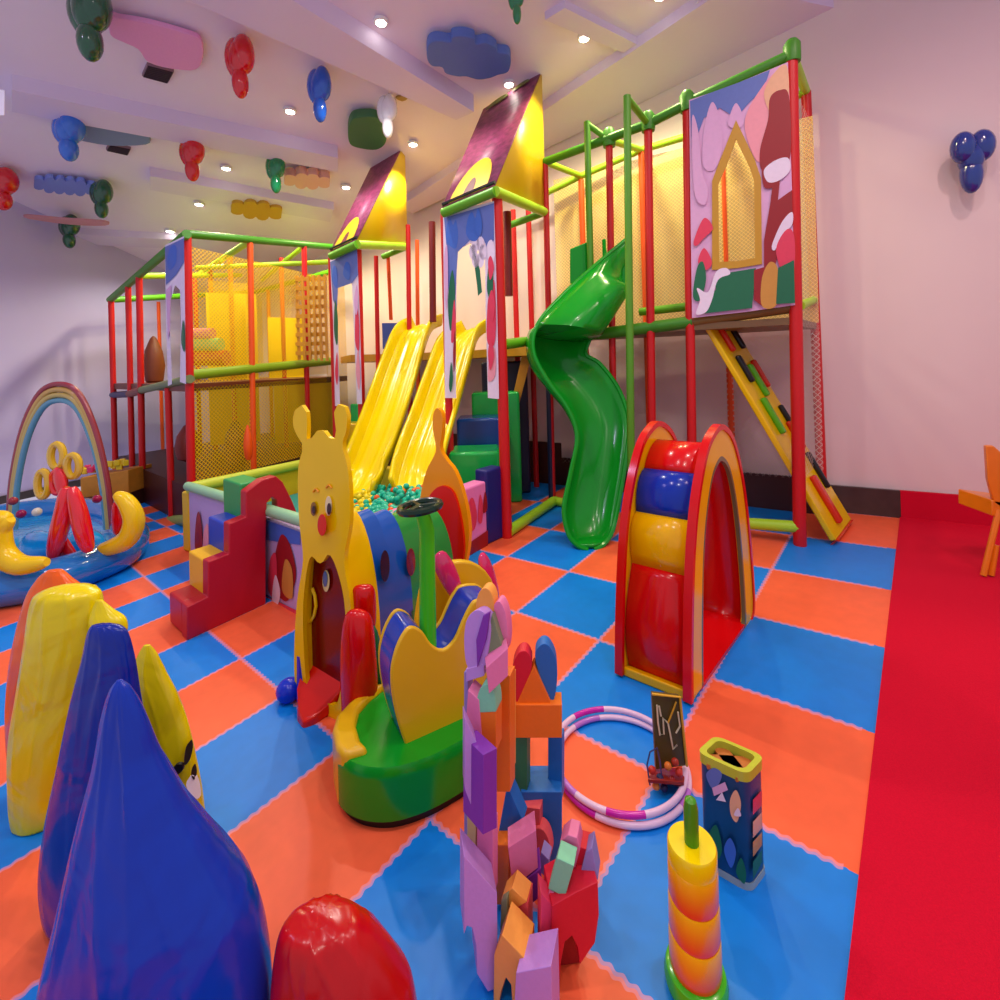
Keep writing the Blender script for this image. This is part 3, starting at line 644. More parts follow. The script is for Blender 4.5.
# ================================================================ BUG TUNNEL
F0=G(297,712);F1=G(347,742)
u_=(F1-F0); f0=G(318,708)
rowd=(G(345,722)-G(298,700)).normalized()
pa=G(298,702); pb=pa+rowd
BT=thing('bug_tunnel','yellow smiling bug crawl-through tunnel with a red tongue and coloured body','play tunnel',G(345,690))
fB=lambda x,y,o=0: VPl(x,y,pa-nrm(pa,pb)*o,pb-nrm(pa,pb)*o)
nB=nrm(pa,pb)
out_=sm2([(298,702),(294,660),(297,600),(303,560),(299,520),(298,470),(303,448),(300,440),(294,430),(293,415),(299,405),(306,410),(307,428),(307,442),(314,435),(320,428),(326,434),(333,442),(336,430),(334,412),(340,403),(347,412),(346,432),(342,446),(348,470),(350,520),(344,560),(350,600),(353,650),(346,722),(335,722),(315,714)],3)
def resample(loop,n):
    P_=[Vector((x,y,0)) for x,y in loop]; k=len(P_); Ls=[(P_[(i+1)%k]-P_[i]).length for i in range(k)]; T=sum(Ls); out=[];i=0;acc=0
    for j in range(n):
        t=T*j/n
        while acc+Ls[i]<t: acc+=Ls[i]; i+=1
        p=lerp(P_[i],P_[(i+1)%k],(t-acc)/Ls[i]); out.append((p.x,p.y))
    return out
hole=sm2([(308,690),(304,650),(303,610),(306,575),(311,556),(318,563),(323,562),(329,554),(337,570),(344,600),(346,640),(342,680),(336,705),(322,700)],3)
oo=resample(out_,90); hh=resample(hole,90)
# align loops by angle
def ang(l,c): return [math.atan2(y-c[1],x-c[0]) for x,y in l]
import bisect
cx_,cy_=324,628
def at_angle(loop,th):
    best=None
    k=len(loop)
    for i in range(k):
        x0,y0=loop[i];x1,y1=loop[(i+1)%k]; dx,dy=math.cos(th),math.sin(th)
        ex,ey=x1-x0,y1-y0; den=dx*ey-dy*ex
        if abs(den)<1e-9: continue
        s_=((x0-cx_)*ey-(y0-cy_)*ex)/den; q_=((x0-cx_)*dy-(y0-cy_)*dx)/den
        if s_>0 and -1e-6<=q_<=1+1e-6 and (best is None or s_>best): best=s_
    return (cx_+math.cos(th)*best,cy_+math.sin(th)*best)
inn=[at_angle(hole,math.atan2(y-cy_,x-cx_)) for x,y in oo]
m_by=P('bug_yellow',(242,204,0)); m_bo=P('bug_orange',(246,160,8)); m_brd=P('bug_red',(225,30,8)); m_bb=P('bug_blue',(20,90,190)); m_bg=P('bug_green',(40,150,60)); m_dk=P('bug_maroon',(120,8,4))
FP=MB().plate([fB(x,y) for x,y in oo],[fB(x,y) for x,y in hh],nB*.022).build('face_plate',m_by,BT)
def disc(name,fn,cx,cy,rx,ry,m_,off,th=.02,parent=BT,n=20):
    q=[fn(cx+rx*math.cos(2*PI*k/n),cy+ry*math.sin(2*PI*k/n),off) for k in range(n)]; e=(fn(cx,cy,off-th)-fn(cx,cy,off)); return MB().prism(q,e).build(name,m_,parent,bevel=.003)
disc('nose',fB,322,525,4.6,11,m_brd,.03,.05,FP); m_eye=P('eye_white',(240,225,170)); m_ey2=P('eye_dark',(60,30,40))
disc('eye',fB,313.5,509,3.0,7,P('eye_brown',(140,100,20)),.008,.01,FP); disc('eye',fB,328.5,506,3.4,10,m_eye,.008,.01,FP); disc('pupil',fB,329,509,2.2,6,m_ey2,.012,.01,FP)
disc('pupil',fB,313.5,510,1.6,4,m_ey2,.012,.01,FP)
for bx_,by_ in ((313,492),(326,488)):
    MB().tube([fB(bx_+k*.9,by_-6*math.sin(PI*k/6)*.5,.004) for k in range(7)],.004,6).build('eyebrow',m_bo,FP)
# body tube: arch sections from the front plate to the rear plate
cF=fB(322,640); cFz=fB(322,500).z; ax=(G(455,598)-G(322,712)); ax.z=0
wid=(fB(349,640)-fB(296,640)).length*.46
def arch_section(t0,t1,z0s,z1s,m_,nm,th=.03,par=BT):
    n_=18; O1=[];I1=[];e=ax*(t1-t0); rd=rowd; bs=zr(cF,0)+ax*t0
    def top(t): b_=zr(cF,0)+ax*t; return VPl(lerp(Vector((335,0,0)),Vector((440,0,0)),t/.8).x,513,b_,b_+rowd).z
    for k in range(n_+1):
        a=PI*k/n_; hgt=top((t0+t1)/2)+z0s
        O1.append(bs+rd*(wid*math.cos(a))+Vector((0,0,.3+ (hgt-.3)*math.sin(a)))); I1.append(bs+rd*((wid-th)*math.cos(a))+Vector((0,0,.3+(hgt-.3-th)*math.sin(a))))
    O1=[zr(O1[0],.02)]+O1+[zr(O1[-1],.02)]; I1=[zr(I1[0],.02)]+I1+[zr(I1[-1],.02)]
    return MB().ring(O1,I1,e,closed=False).build(nm,m_,par)
zB=VPl(365,500,zr(cF,0)+ax*.3,zr(cF,0)+ax*.3+rowd).z
for a_,b_,m_ in ((.02,.17,m_by),(.17,.28,m_bb),(.28,.39,m_bb),(.39,.56,m_bg),(.56,.76,m_bg)): arch_section(a_,b_,0,0,m_,'body_segment')
for t_ in (.17,.39): arch_section(t_-.012,t_+.012,.012,0,m_by if t_<.3 else m_bb,'seam_rib',.05)
# lining, side windows
fs=zr(cF,0)+rowd*(wid if (rowd*wid).y<0 else -wid)
if (fs-(zr(cF,0)-rowd*wid)).x<0: fs=zr(cF,0)+rowd*wid
def fSide(x,y,o=0):
    p=zr(cF,0)+rowd*wid; q=p+ax; nn=nrm(p,q); return VPl(x,y,p-nn*(o+.002),q-nn*(o+.002))
disc('side_window',fSide,385,566,4.8,16,P('window_navy',(4,12,50)),.006,.01); disc('side_window',fSide,411,562,4.5,14,m_dk,.006,.01)
# rear plate
R0=zr(cF,0)+ax; fR=lambda x,y,o=0: VPl(x,y,R0-nB*o,R0+rowd-nB*o)
ro=sm2([(424,600),(420,540),(420,500),(426,472),(433,458),(436,448),(433,430),(433,415),(437,408),(442,415),(442,432),(440,448),(446,460),(455,472),(464,498),(469,530),(466,560),(458,585),(448,592)],3)
ri=sm2([(426,598),(424,540),(426,505),(434,490),(444,486),(454,494),(461,520),(464,548),(460,572),(454,584),(444,588)],3)
MB().prism([fR(x,y) for x,y in ro],nB*.04).build('rear_plate',m_bo,BT); MB().prism([fR(x,y,.02) for x,y in ri],nB*.02).build('rear_panel',m_brd,BT)
# tongue
mb=MB(); tg=[]
q0=G(310,716);
tl=[(304,660,.16),(298,690,.10),(297,712,.04),(303,722,.03),(314,716,.04),(328,704,.06),(342,690,.1),(344,662,.2)]
pts=[G(x,y,z) for x,y,z in tl]; MB().prism(pts,(0,0,-.05)).build('tongue',m_brd,BT,bevel=.015)
MB().box(zr(cF,.02)+ax*.45,(.1,.1,.04)).build('keel',m_dk,BT)
# interior back board seen through the mouth
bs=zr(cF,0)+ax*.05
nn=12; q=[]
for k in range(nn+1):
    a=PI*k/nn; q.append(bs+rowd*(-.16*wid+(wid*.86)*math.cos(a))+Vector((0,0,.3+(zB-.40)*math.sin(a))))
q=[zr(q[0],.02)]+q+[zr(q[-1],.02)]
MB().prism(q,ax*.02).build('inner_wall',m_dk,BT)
def fIn(x,y,o=0): return VPl(x,y,bs-nB*o,bs+rowd-nB*o)
MB().tube([fIn(x,y,.012) for x,y in ((312,588),(315,596),(316,606),(314,616),(310,622))],.008,8).build('inner_handle',m_by,BT)
mb=MB(); disc('inner_window',fIn,326,581,3.6,11,P('win_cream',(230,220,150)),.012,.01); disc('inner_window_glass',fIn,325,579,2.3,8,P('win_blue',(70,110,160)),.016,.01)
for x,y in ((288,681),(299,668)):
    c=G(x,y+8,.055); 
c=G(289,690,.05); MB().ball(c,.06,n=16,sc=(1,1,.9)).build('foot',P('foot_blue',(10,50,200)),BT)
MB().tube([G(301,700,.02),VPl(301,655,G(301,700),G(301,700)+rowd)],.02,8).build('foot_strut',P('foot_blue',(10,50,200)),BT)

# ================================================================ RIDE-ON (snail rocker)
RD=thing('ride_on_toy','padded ride-on rocker with green oval base, yellow seat sides and steering wheel','ride-on toy',G(410,800))
rc=G(412,795); 
m_rg=VI('ride_green',(20,165,30)); m_rgr=P('ride_green',(14,160,30)); m_ry2=mat('ride_yellow',(232,188,10),.35,coat=.2,bump=.35,bs=4); m_rb=P('ride_blue',(14,60,170))
c=G(415,815); zb=.0
# base: front edge pixel 835 floor, top edge ~ 733
def ov(cx,cy,rx,ry,n=40,p=2.3):
    o=[]
    for k in range(n):
        a=2*PI*k/n; ca,sa=math.cos(a),math.sin(a); o.append((cx+rx*math.copysign(abs(ca)**(2/p),ca),cy+ry*math.copysign(abs(sa)**(2/p),sa)))
    return o
base_px=sm2([(336,800),(342,818),(362,830),(392,832),(425,822),(455,806),(486,784),(500,762),(496,735),(470,722),(430,722),(380,735),(345,760),(336,780)],4)
bl=[G(x,y) for x,y in base_px]; cen=sum(bl,Vector())/len(bl); h1=VPl(400,733+35,zr(G(400,832),0),zr(G(400,832),0)+Vector((1,0,0))).z
h1=.215
mb=MB(); k=len(bl); lay=[(0.93,0.0),(.93,.03),(1.0,.035),(1.0,h1-.04),(.985,h1-.012),(.95,h1),(.5,h1),(.02,h1)]
for s_,z in lay:
    for p in bl: mb.v.append(zr(cen+(p-cen)*s_,z))
for i in range(len(lay)-1):
    for j in range(k):
        j2=(j+1)%k; mb.f.append([i*k+j,i*k+j2,(i+1)*k+j2,(i+1)*k+j]); mb.m.append(1 if i<2 else 0)
mb.f.append([(len(lay)-1)*k+j for j in range(k)]); mb.m.append(0)
mb.build('base',[m_rgr,m_black],RD)
# yellow collar on the left back of the base
cy_px=[(334,815),(333,775),(338,745),(350,722),(365,735),(350,755),(343,775),(340,820)]
d_=G(345,800).y
yb=[(338,822),(334,795),(334,765),(341,740),(352,722)]
mb=MB(); q=[G(x,y) for x,y in [(346,822),(338,812),(334,792),(338,775),(350,760),(372,740)]]
mb.prism([zr(p,.02) for p in q]+[zr(p+Vector((.08,.03,0)),.02) for p in q[::-1]],(0,0,h1+.005)); mb.build('collar',m_ry2,RD,bevel=.02)
# seat: yellow side panel front and back with blue padding between
sA=G(412,800); sB=G(470,770); 
sz=.02
fSe=lambda x,y,o=0: VPl(x,y,sA-nrm(sA,sB)*o,sB-nrm(sA,sB)*o)
dep=nrm(sA,sB)*.15
sp1=sm2([(414,759),(402,735),(394,705),(391,675),(396,650),(405,632),(413,627),(423,632),(432,645),(444,650),(455,640),(463,622),(470,608),(478,600),(500,602),(506,640),(508,690),(500,722),(470,742),(440,754)],3)
MB().prism([fSe(x,y) for x,y in sp1],nrm(sA,sB)*.02).build('seat_side',m_ry2,RD,bevel=.008)
MB().prism([fSe(x,y)+dep for x,y in sp1],nrm(sA,sB)*.02).build('seat_side',m_ry2,RD,bevel=.008)
MB().prism([fSe(x+.5,y+1)+nrm(sA,sB)*.02 for x,y in sp1],dep*.9).build('seat_pad',m_rb,RD,bevel=.01)
# hull between base and seat, back yellow panel
q=sm2([(418,650),(420,600),(430,575),(455,562),(480,566),(496,590),(500,640),(480,660),(450,670)],3)
sC=sA+dep*1.55; sDd=sB+dep*1.55
MB().prism([VPl(x,y,sC,sDd) for x,y in q],nrm(sA,sB)*.04).build('back_panel',m_ry2,RD,bevel=.01)
# pink wings (inflated ears)
def pillow(name,fn,loop,thk_,m_,parent,k=5):
    """cushion: outline swelled on both sides"""
    n_=len(loop); cx=sum(x for x,y in loop)/n_; cy=sum(y for x,y in loop)/n_; c_=fn(cx,cy,0); mb=MB(); rings=[]
    nrm_=(fn(cx,cy,.1)-fn(cx,cy,0)).normalized()
    def layer(s_,o): return [c_+(fn(x,y,0)-c_)*s_+nrm_*o for x,y in loop]
    L_=[(0.03,-1)]+[(math.sin(PI/2*(i/k)),-math.cos(PI/2*(i/k))) for i in range(1,k)]+[(1,0)]+[(math.sin(PI/2*(i/k)),math.cos(PI/2*(i/k))) for i in range(k-1,0,-1)]+[(.03,1)]
    for s_,o in L_: mb.v+=layer(s_,o*thk_)
    for i in range(len(L_)-1):
        for j in range(n_):
            j2=(j+1)%n_; mb.f.append([i*n_+j,i*n_+j2,(i+1)*n_+j2,(i+1)*n_+j]); mb.m.append(0)
    mb.f.append(list(range(n_))); mb.m.append(0); mb.f.append([(len(L_)-1)*n_+j for j in range(n_)]); mb.m.append(0)
    return mb.build(name,m_,parent,ang=80)
m_pk=mat('wing_pink',(232,40,110),.08,coat=1,bs=4,trans=.12)
sE=sA+dep*1.2
pillow('wing',lambda x,y,o=0:VPl(x,y,sE-nrm(sA,sB)*o,sE+(sB-sA)-nrm(sA,sB)*o),sm2([(433,565),(437,553),(446,552),(457,570),(462,590),(455,600),(444,588)],3),.03,m_pk,RD)
sE2=sA+dep*1.9
pillow('wing',lambda x,y,o=0:VPl(x,y,sE2-nrm(sA,sB)*o,sE2+(sB-sA)-nrm(sA,sB)*o),sm2([(478,560),(483,552),(490,560),(497,580),(499,602),(490,600),(482,582)],3),.04,m_pk,RD)
# red front wheel arch / head
hA=G(342,748);hB=G(378,742)
fH=lambda x,y,o=0: VPl(x,y,hA-nrm(hA,hB)*o,hB-nrm(hA,hB)*o)
hz_=sm2([(345,738),(341,700),(340,655),(343,622),(350,610),(362,609),(372,618),(376,650),(378,690),(374,725),(364,738)],3)
pillow('head_roll',fH,hz_,.075,P('ride_red',(205,8,8)),RD)
hz2=sm2([(354,625),(352,600),(354,587),(364,584),(373,586),(376,600),(375,628),(365,634)],3)
pillow('head_top',lambda x,y,o=0: fH(x,y,o-.14),hz2,.05,P('ride_red',(205,8,8)),RD)
pillow('inner_roll',lambda x,y,o=0: fH(x,y,o-.09),sm2([(368,720),(366,650),(372,625),(380,640),(384,690),(380,725)],3),.05,P('ride_teal',(20,110,70)),RD)
pillow('body_roll',lambda x,y,o=0: fH(x,y,o-.12),sm2([(378,740),(376,690),(384,660),(396,655),(410,690),(412,735),(395,745)],3),.06,m_ry2,RD)
# steering column and wheel
cdp=(sA+dep*.7).y
c0_=D(428,650,cdp);c1_=D(427,530,cdp+.02);c2_=D(421,508,cdp+.0)
MB().tube([c0_,c1_,c2_],[.034,.030,.026],16).build('steering_column',P('column_green',(60,200,30)),RD)
wc=D(420,507,cdp); Mx=Matrix.Rotation(-.10,3,'Y')@Matrix.Rotation(.0,3,'X')
rr=.077
wr=[wc+Mx@Vector((rr*math.cos(2*PI*k/28),rr*math.sin(2*PI*k/28),0)) for k in range(28)]
sw=MB().tube(wr,.015,8,closed=True); 
for a_ in (0,2.1,4.2): sw.tube([wc,wc+Mx@Vector((rr*math.cos(a_),rr*math.sin(a_),0))],.013,8)
sw.ball(wc,.022,n=10,sc=(1,1,.6)); sw.build('steering_wheel',P('wheel_green',(10,44,24)),RD)

# ================================================================ ARCH TUNNEL
a0=G(692,704); a1=G(752,618); b0_=G(623,676)
AT=thing('arch_tunnel','rocker-shaped arch tunnel with red-rimmed yellow sides and red, blue and yellow panels','play tunnel',lerp(a0,b0_,.5))
tv=b0_-a0
fA=lambda x,y,o=0: VPl(x,y,a0-nrm(a0,a1)*o,a1-nrm(a0,a1)*o)
arO=smooth_path([(690,704,0),(690,640,0),(692,560,0),(697,500,0),(706,450,0),(716,428,0),(724,425,0),(734,440,0),(743,480,0),(750,540,0),(754,600,0),(752,618,0)],6)
arO=[fA(v.x,v.y) for v in arO]
mid=lerp(a0,a1,.5); 
def shr(p,k,zk):    # shrink towards the arch's foot line
    return Vector((mid.x+(p.x-mid.x)*k,mid.y+(p.y-mid.y)*k,p.z*zk))
rn=nrm(a0,a1)
ra=P('arch_red',(215,8,14)); ya=P('arch_yellow',(244,190,0)); ba=P('arch_blue',(4,50,170))
def archplate(off,label):
    o=[p+off for p in arO]; m1=[shr(p,.95,.975)+off for p in arO]; m2=[shr(p,.70,.86)+off for p in arO]
    pl=MB(); pl.ring([p-rn*.008 for p in o],[p-rn*.008 for p in m1],rn*.042,0,closed=False).build('arch_rim',ra,AT)
    pl=MB(); pl.ring(m1,m2,rn*.03,0,closed=False).build('arch_side',ya,AT)
archplate(Vector((0,0,0)),''); archplate(tv,'')
# hoop liner strip
m2=[shr(p,.70,.86) for p in arO]; m3=[shr(p,.66,.84) for p in arO]
MB().ring(m2,m3,tv*.06-rn*.0,0,closed=False).build('liner_edge',P('liner_olive',(110,110,70)),AT)
# curved panels between the plates, on the camera side running over the top
kN=len(arO)
def panel(i0,i1,m_,bulge=.03,sc=.80,zs=.90):
    seg_=[shr(arO[i],sc,zs) for i in range(i0,i1+1)]
    nn_=len(seg_); mb=MB(); 
    out=[]
    for t in (0.02,.98):
        for q_,p in enumerate(seg_):
            s_=math.sin(PI*q_/(nn_-1)); out.append(p+tv*t+ (p-Vector((mid.x,mid.y,p.z*.5))).normalized()*bulge*s_)
    mb.add(out,[(i,i+1,nn_+i+1,nn_+i) for i in range(nn_-1)]); return mb.build('curved_panel',m_,AT,solid=.025)
# indices chosen from arO param: near side is the start (a0 side -> camera)
panel(0,11,ra,.06); panel(11,17,ya,.05); panel(17,23,ba,.045); panel(23,34,ra,.02); panel(34,kN-1,ra,.01)
MB().hexa([a0,b0_,b0_+rn*.0+(a1-a0)*.06,a0+(a1-a0)*.06],[zr(a0,.05),zr(b0_,.05),zr(b0_+(a1-a0)*.06,.03),zr(a0+(a1-a0)*.06,.03)]).build('foot_bar',ya,AT,bevel=.01)
MB().hexa([a0+(a1-a0)*.12,a1-(a1-a0)*.1,a1-(a1-a0)*.1+tv,a0+(a1-a0)*.12+tv],[zr(p,.02) for p in (a0+(a1-a0)*.12,a1-(a1-a0)*.1,a1-(a1-a0)*.1+tv,a0+(a1-a0)*.12+tv)]).build('floor_pad',ra,AT)

# ================================================================ POOL WITH RAINBOW ARCH
pc=G(62,556); 
PO=thing('inflatable_pool','blue inflatable play pool with rainbow arch, banana corners and red slide','paddling pool',pc)
m_pb=mat('pool_blue',(4,120,200),.15,coat=.8,bs=5,trans=.0,bump=.15); m_pb2=mat('pool_blue_clear',(20,160,225),.12,coat=.8,bs=8,bump=.5)
# ring outline from floor pixels (outer edge)
ring_px=sm2([(-90,600),(-40,612),(10,608),(60,597),(105,580),(132,565),(138,548),(120,528),(80,520),(30,523),(-30,535),(-80,560)],5)
rg=[G(x,y) for x,y in ring_px]; pcx=sum(rg,Vector())/len(rg)
rg=[pcx+(p-pcx)*.93+Vector((0,0,.13)) for p in rg]
MB().tube(rg,.14,16,closed=True).build('ring',m_pb,PO); MB().tube([p+Vector((0,0,.15)) for p in [pcx+(q-pcx)*.96 for q in rg]],.0,4,closed=True) 
MB().prism([zr(pcx+(p-pcx)*.9,.06) for p in rg],(0,0,.06)).build('pool_floor',m_pb2,PO)
pillow('pool_cushion',lambda x,y,o=0:D(x,y,4.15-o),sm2([(20,560),(22,538),(40,530),(62,536),(80,528),(100,532),(108,545),(104,556),(60,562)],3),.35,m_pb2,PO)
# rainbow arch
ad=G(40,560).y+.35
arch_c=smooth_path([(9,528,0),(12,480,0),(23,428,0),(40,393,0),(60,384,0),(79,394,0),(96,432,0),(107,480,0),(112,528,0)],6)
for k,(off_,m_) in enumerate(((1.0,mat('rainbow_red',(150,50,60),.15,coat=.6)),(.965,mat('rainbow_gold',(196,160,80),.15,coat=.6)),(.93,mat('rainbow_yellow',(190,170,90),.15,coat=.6)),(.895,mat('rainbow_teal',(90,150,170),.15,coat=.6)))):
    cxx,cyy=62,540
    MB().tube([D(cxx+(v.x-cxx)*off_,cyy+(v.y-cyy)*(off_*.5+.5 if False else off_),ad) for v in arch_c],.026,10).build('rainbow_band',m_,PO)
m_bn=P('banana_yellow',(240,205,20)); 
def sausage(name,pts,d,rs,m_,parent=PO):
    q=smooth_path([D(x,y,d) for x,y in pts],5); n_=len(q); 
    MB().tube(q,[max(.008,rs*math.sin(PI*min(.985,max(.015,(i/(n_-1)))))**.32) for i in range(n_)],12).build(name,m_,parent)
sausage('banana',[(116,494),(127,503),(134,520),(128,538),(112,547),(99,549)],3.75,.075,m_bn)
sausage('banana',[(11,519),(0,530),(2,552),(20,565),(47,562)],3.3,.075,m_bn); sausage('banana',[(10,520),(-8,522),(-20,545)],3.3,.07,m_bn)
pillow('red_pad',lambda x,y,o=0:D(x,y,3.8-o),sm2([(112,505),(120,503),(126,520),(118,535),(112,530)],3),.05,ra,PO)
pillow('red_pad',lambda x,y,o=0:D(x,y,3.42-o),sm2([(-5,545),(8,555),(24,575),(0,576),(-10,560)],3),.05,ra,PO)
m_sr2=mat('slide_red_vinyl',(225,8,30),.08,coat=1,bs=5)
sausage('slide_tube',[(66,487),(64,510),(58,535),(52,560)],3.6,.062,m_sr2); sausage('slide_tube',[(72,487),(78,510),(84,535),(89,552)],3.6,.06,m_sr2)
pillow('slide_hub',lambda x,y,o=0:D(x,y,3.75-o),sm2([(52,480),(54,468),(62,470),(68,490),(60,520),(54,520),(58,500)],3),.05,m_sr2,PO)
pillow('slide_pad',lambda x,y,o=0:D(x,y,3.68-o),sm2([(46,545),(52,525),(62,530),(80,560),(62,562),(48,560)],3),.05,m_sr2,PO)
m_to=mat('ring_gold',(215,180,40),.12,coat=.8)
for (x,y,rx,ry,d,m_) in ((57,456,6.4,12,3.8,m_to),(73,466,6.2,11,3.78,m_to),(43,484,5.6,13,3.75,m_to),(58,482,6.0,11,3.76,m_sr2)):
    q=[D(x+rx*math.cos(2*PI*k/24),y+ry*math.sin(2*PI*k/24),d) for k in range(24)]; MB().tube(q,.026,8,closed=True).build('ring_target',m_,PO)
for (x,y,d,c_,nm) in ((97,499,4.0,(150,20,70),'dark red'),(21,514,3.9,(140,20,80),'purple red'),(37,512,3.9,(220,220,200),'cream'),(13,501,4.0,(150,50,60),'dull rose')):
    tag(MB().ball(D(x,y,d),.035,n=12).build('play_ball',P('pball'+nm,c_)),'small '+nm+' ball resting in the inflatable pool','ball','balls in the inflatable pool')

# toy box behind the pool
bx=G(104,498); 
TB_=thing('toy_crate','wooden crate of toy pieces between the pool and the left wing','toy crate',bx)
d=5.6; a=D(80,478,d);b_=D(128,470,d+.15); 
m_wd=mat('crate_wood',(205,140,40),.5,bs=12,var=.2)
MB().hexa([zr(a,.18),zr(b_,.18),zr(b_,.18)+Vector((0,.4,0)),zr(a,.18)+Vector((0,.4,0))],[a,b_,b_+Vector((0,.4,0)),a+Vector((0,.4,0))]).build('tray',m_wd,TB_,bevel=.01)
MB().hexa([zr(a,0),zr(b_,0),zr(b_,0)+Vector((0,.4,0)),zr(a,0)+Vector((0,.4,0))],[zr(a,.18),zr(b_,.18),zr(b_,.18)+Vector((0,.4,0)),zr(a,.18)+Vector((0,.4,0))]).build('stand',m_br,TB_)
tc=[P('t1',(240,210,40)),P('t2',(220,60,110)),P('t3',(235,200,60)),P('t4',(230,120,60))]
for i in range(16):
    x=82+i*2.9; k_= 1 if i in(2,3,5) else (3 if i==7 else 0)
    c=D(x,472-.25*i-rnd.uniform(0,8 if i>7 else 4),d+.12+rnd.uniform(0,.1)); 
    o=MB().box(c,(.06,.06,.07),0,rnd.uniform(0,1)).build('toy_brick',tc[k_],bevel=.01)
    tag(o,{0:'yellow toy brick heaped in the wooden crate',1:'pink toy brick heaped in the wooden crate',3:'orange toy brick heaped in the wooden crate'}[k_],'toy brick','toy bricks in the crate, '+{0:'yellow',1:'pink',3:'orange'}[k_])
# ================================================================ BEAN BAGS
def loft(name,rows,d,ratio,m_,parent=None,amp=.05,seed=0,n=96,tilt=0.0,yaw=0.0,mi=None,mats=None,power=2.0):
    """rows (pixel y, left x, right x) from top to bottom at depth d; each becomes a rounded, creased cross-section"""
    rn_=random.Random(seed); mb=MB()
    R_=smooth_path([Vector(r) for r in rows],8); k=len(R_); ph=[rn_.uniform(0,6) for _ in range(6)]
    for i,v in enumerate(R_):
        y,xl,xr=v; a=D(xl,y,d); b_=D(xr,y,d); c=lerp(a,b_,.5); w=(b_-a).length/2; t=i/(k-1)
        for j in range(n):
            an=2*PI*j/n; ca,sa=math.cos(an),math.sin(an)
            fo=(1-abs(math.sin(3*an+ph[0]+2.5*t)))**3+.8*(1-abs(math.sin(4.5*an+ph[1]-4*t)))**4-.5*(1-abs(math.sin(2.5*an+ph[3]+5*t)))**3
            f=1+amp*2.6*max(.25,1-t*.9)*fo*abs(sa)**.5+amp*.5*math.sin(5*an+ph[2]+9*t)*math.sin(11*t+ph[4])
            px=math.copysign(abs(ca)**(2/power),ca)*w; py=math.copysign(abs(sa)**(2/power),sa)*w*ratio*f
            x_=px*math.cos(yaw)-py*math.sin(yaw)*.0; mb.v.append(Vector((c.x+x_,c.y+py+tilt*(c.z),max(.004,c.z))))
    for i in range(k-1):
        for j in range(n):
            j2=(j+1)%n; mb.f.append([i*n+j,i*n+j2,(i+1)*n+j2,(i+1)*n+j]); mb.m.append(mi(i/(k-1),2*PI*(j+.5)/n) if mi else 0)
    mb.f.append(list(range(n))); mb.m.append(0); mb.f.append([(k-1)*n+j for j in range(n)][::-1]); mb.m.append(0)
    o=mb.build(name,mats or m_,parent,ang=75)
    return o
v_y=VI('yellow',(232,216,0)); v_o=VI('orange',(240,100,10)); v_b=VI('blue',(0,40,150)); v_b2=VI('blue_deep',(0,52,176)); v_r=VI('red',(190,4,8)); 
for m_ in (v_b,v_b2,v_y,v_r,v_o):
    nt=m_.node_tree; nzz=[n_ for n_ in nt.nodes if n_.type=='TEX_NOISE'][0]; nzz.inputs['Detail'].default_value=3; nzz.inputs['Distortion'].default_value=.8
    bpn=[n_ for n_ in nt.nodes if n_.type=='BUMP'][0]; bpn.inputs['Distance'].default_value=.07
# back: yellow with orange back half
B1=thing('bean_bag','yellow bean bag with an orange rear edge, farthest left by the pool','bean bag',G(45,832))
def m1(t,an): return 0
loft('front_shell',[(586,58,78),(590,42,92),(600,34,100),(640,28,100),(690,20,88),(740,12,76),(790,11,62),(820,13,55),(836,18,48)],1.70,.55,v_y,B1,amp=.05,seed=2)
loft('rear_shell',[(570,48,62),(578,38,70),(600,26,88),(650,14,84),(700,8,70),(740,8,62),(780,11,52)],1.84,.45,v_o,B1,amp=.03,seed=3)
loft('side_flap',[(600,96,102),(610,92,112),(620,90,124),(632,92,126),(640,95,120)],1.66,.6,v_y,B1,amp=.03,seed=8)
B2=thing('bean_bag','blue bean bag with a thin yellow edge, between the yellow bag and biggest blue bag','bean bag',G(75,905))
loft('shell',[(625,92,112),(632,88,126),(660,82,134),(700,72,140),(760,60,150),(820,48,165),(870,43,180),(905,46,190),(920,54,180)],1.40,.42,v_b,B2,amp=.06,seed=5)
loft('piping',[(800,92,108),(830,84,110),(870,72,110),(905,66,110),(922,66,105)],1.30,.45,v_y,B2,amp=.01,seed=6)
B3=thing('bean_bag','big glossy blue bean bag closest to the viewer, ending in a pinched peak','bean bag',G(160,1110))
loft('shell',[(680,117,122),(690,110,131),(715,103,143),(760,96,160),(810,84,185),(850,76,212),(900,66,246),(950,55,262),(1000,50,268),(1060,52,270),(1100,62,262),(1125,85,240)],1.03,.62,v_b2,B3,amp=.07,seed=11)
B4=thing('bean_bag','yellow bean bag with a drawn black and white animal face, behind the big blue one','bean bag',G(180,850))
loft('shell',[(645,144,150),(655,138,157),(675,131,166),(700,131,178),(730,134,188),(765,138,196),(800,142,202),(830,146,204),(850,152,196)],1.60,.5,v_y,B4,amp=.05,seed=14)
bd=1.60
def sh(name,loop,d,m_,par,th=.006):
    q=[D(x,y,d) for x,y in loop]; return MB().prism(q,Vector((0,th,0))).build(name,m_,par)
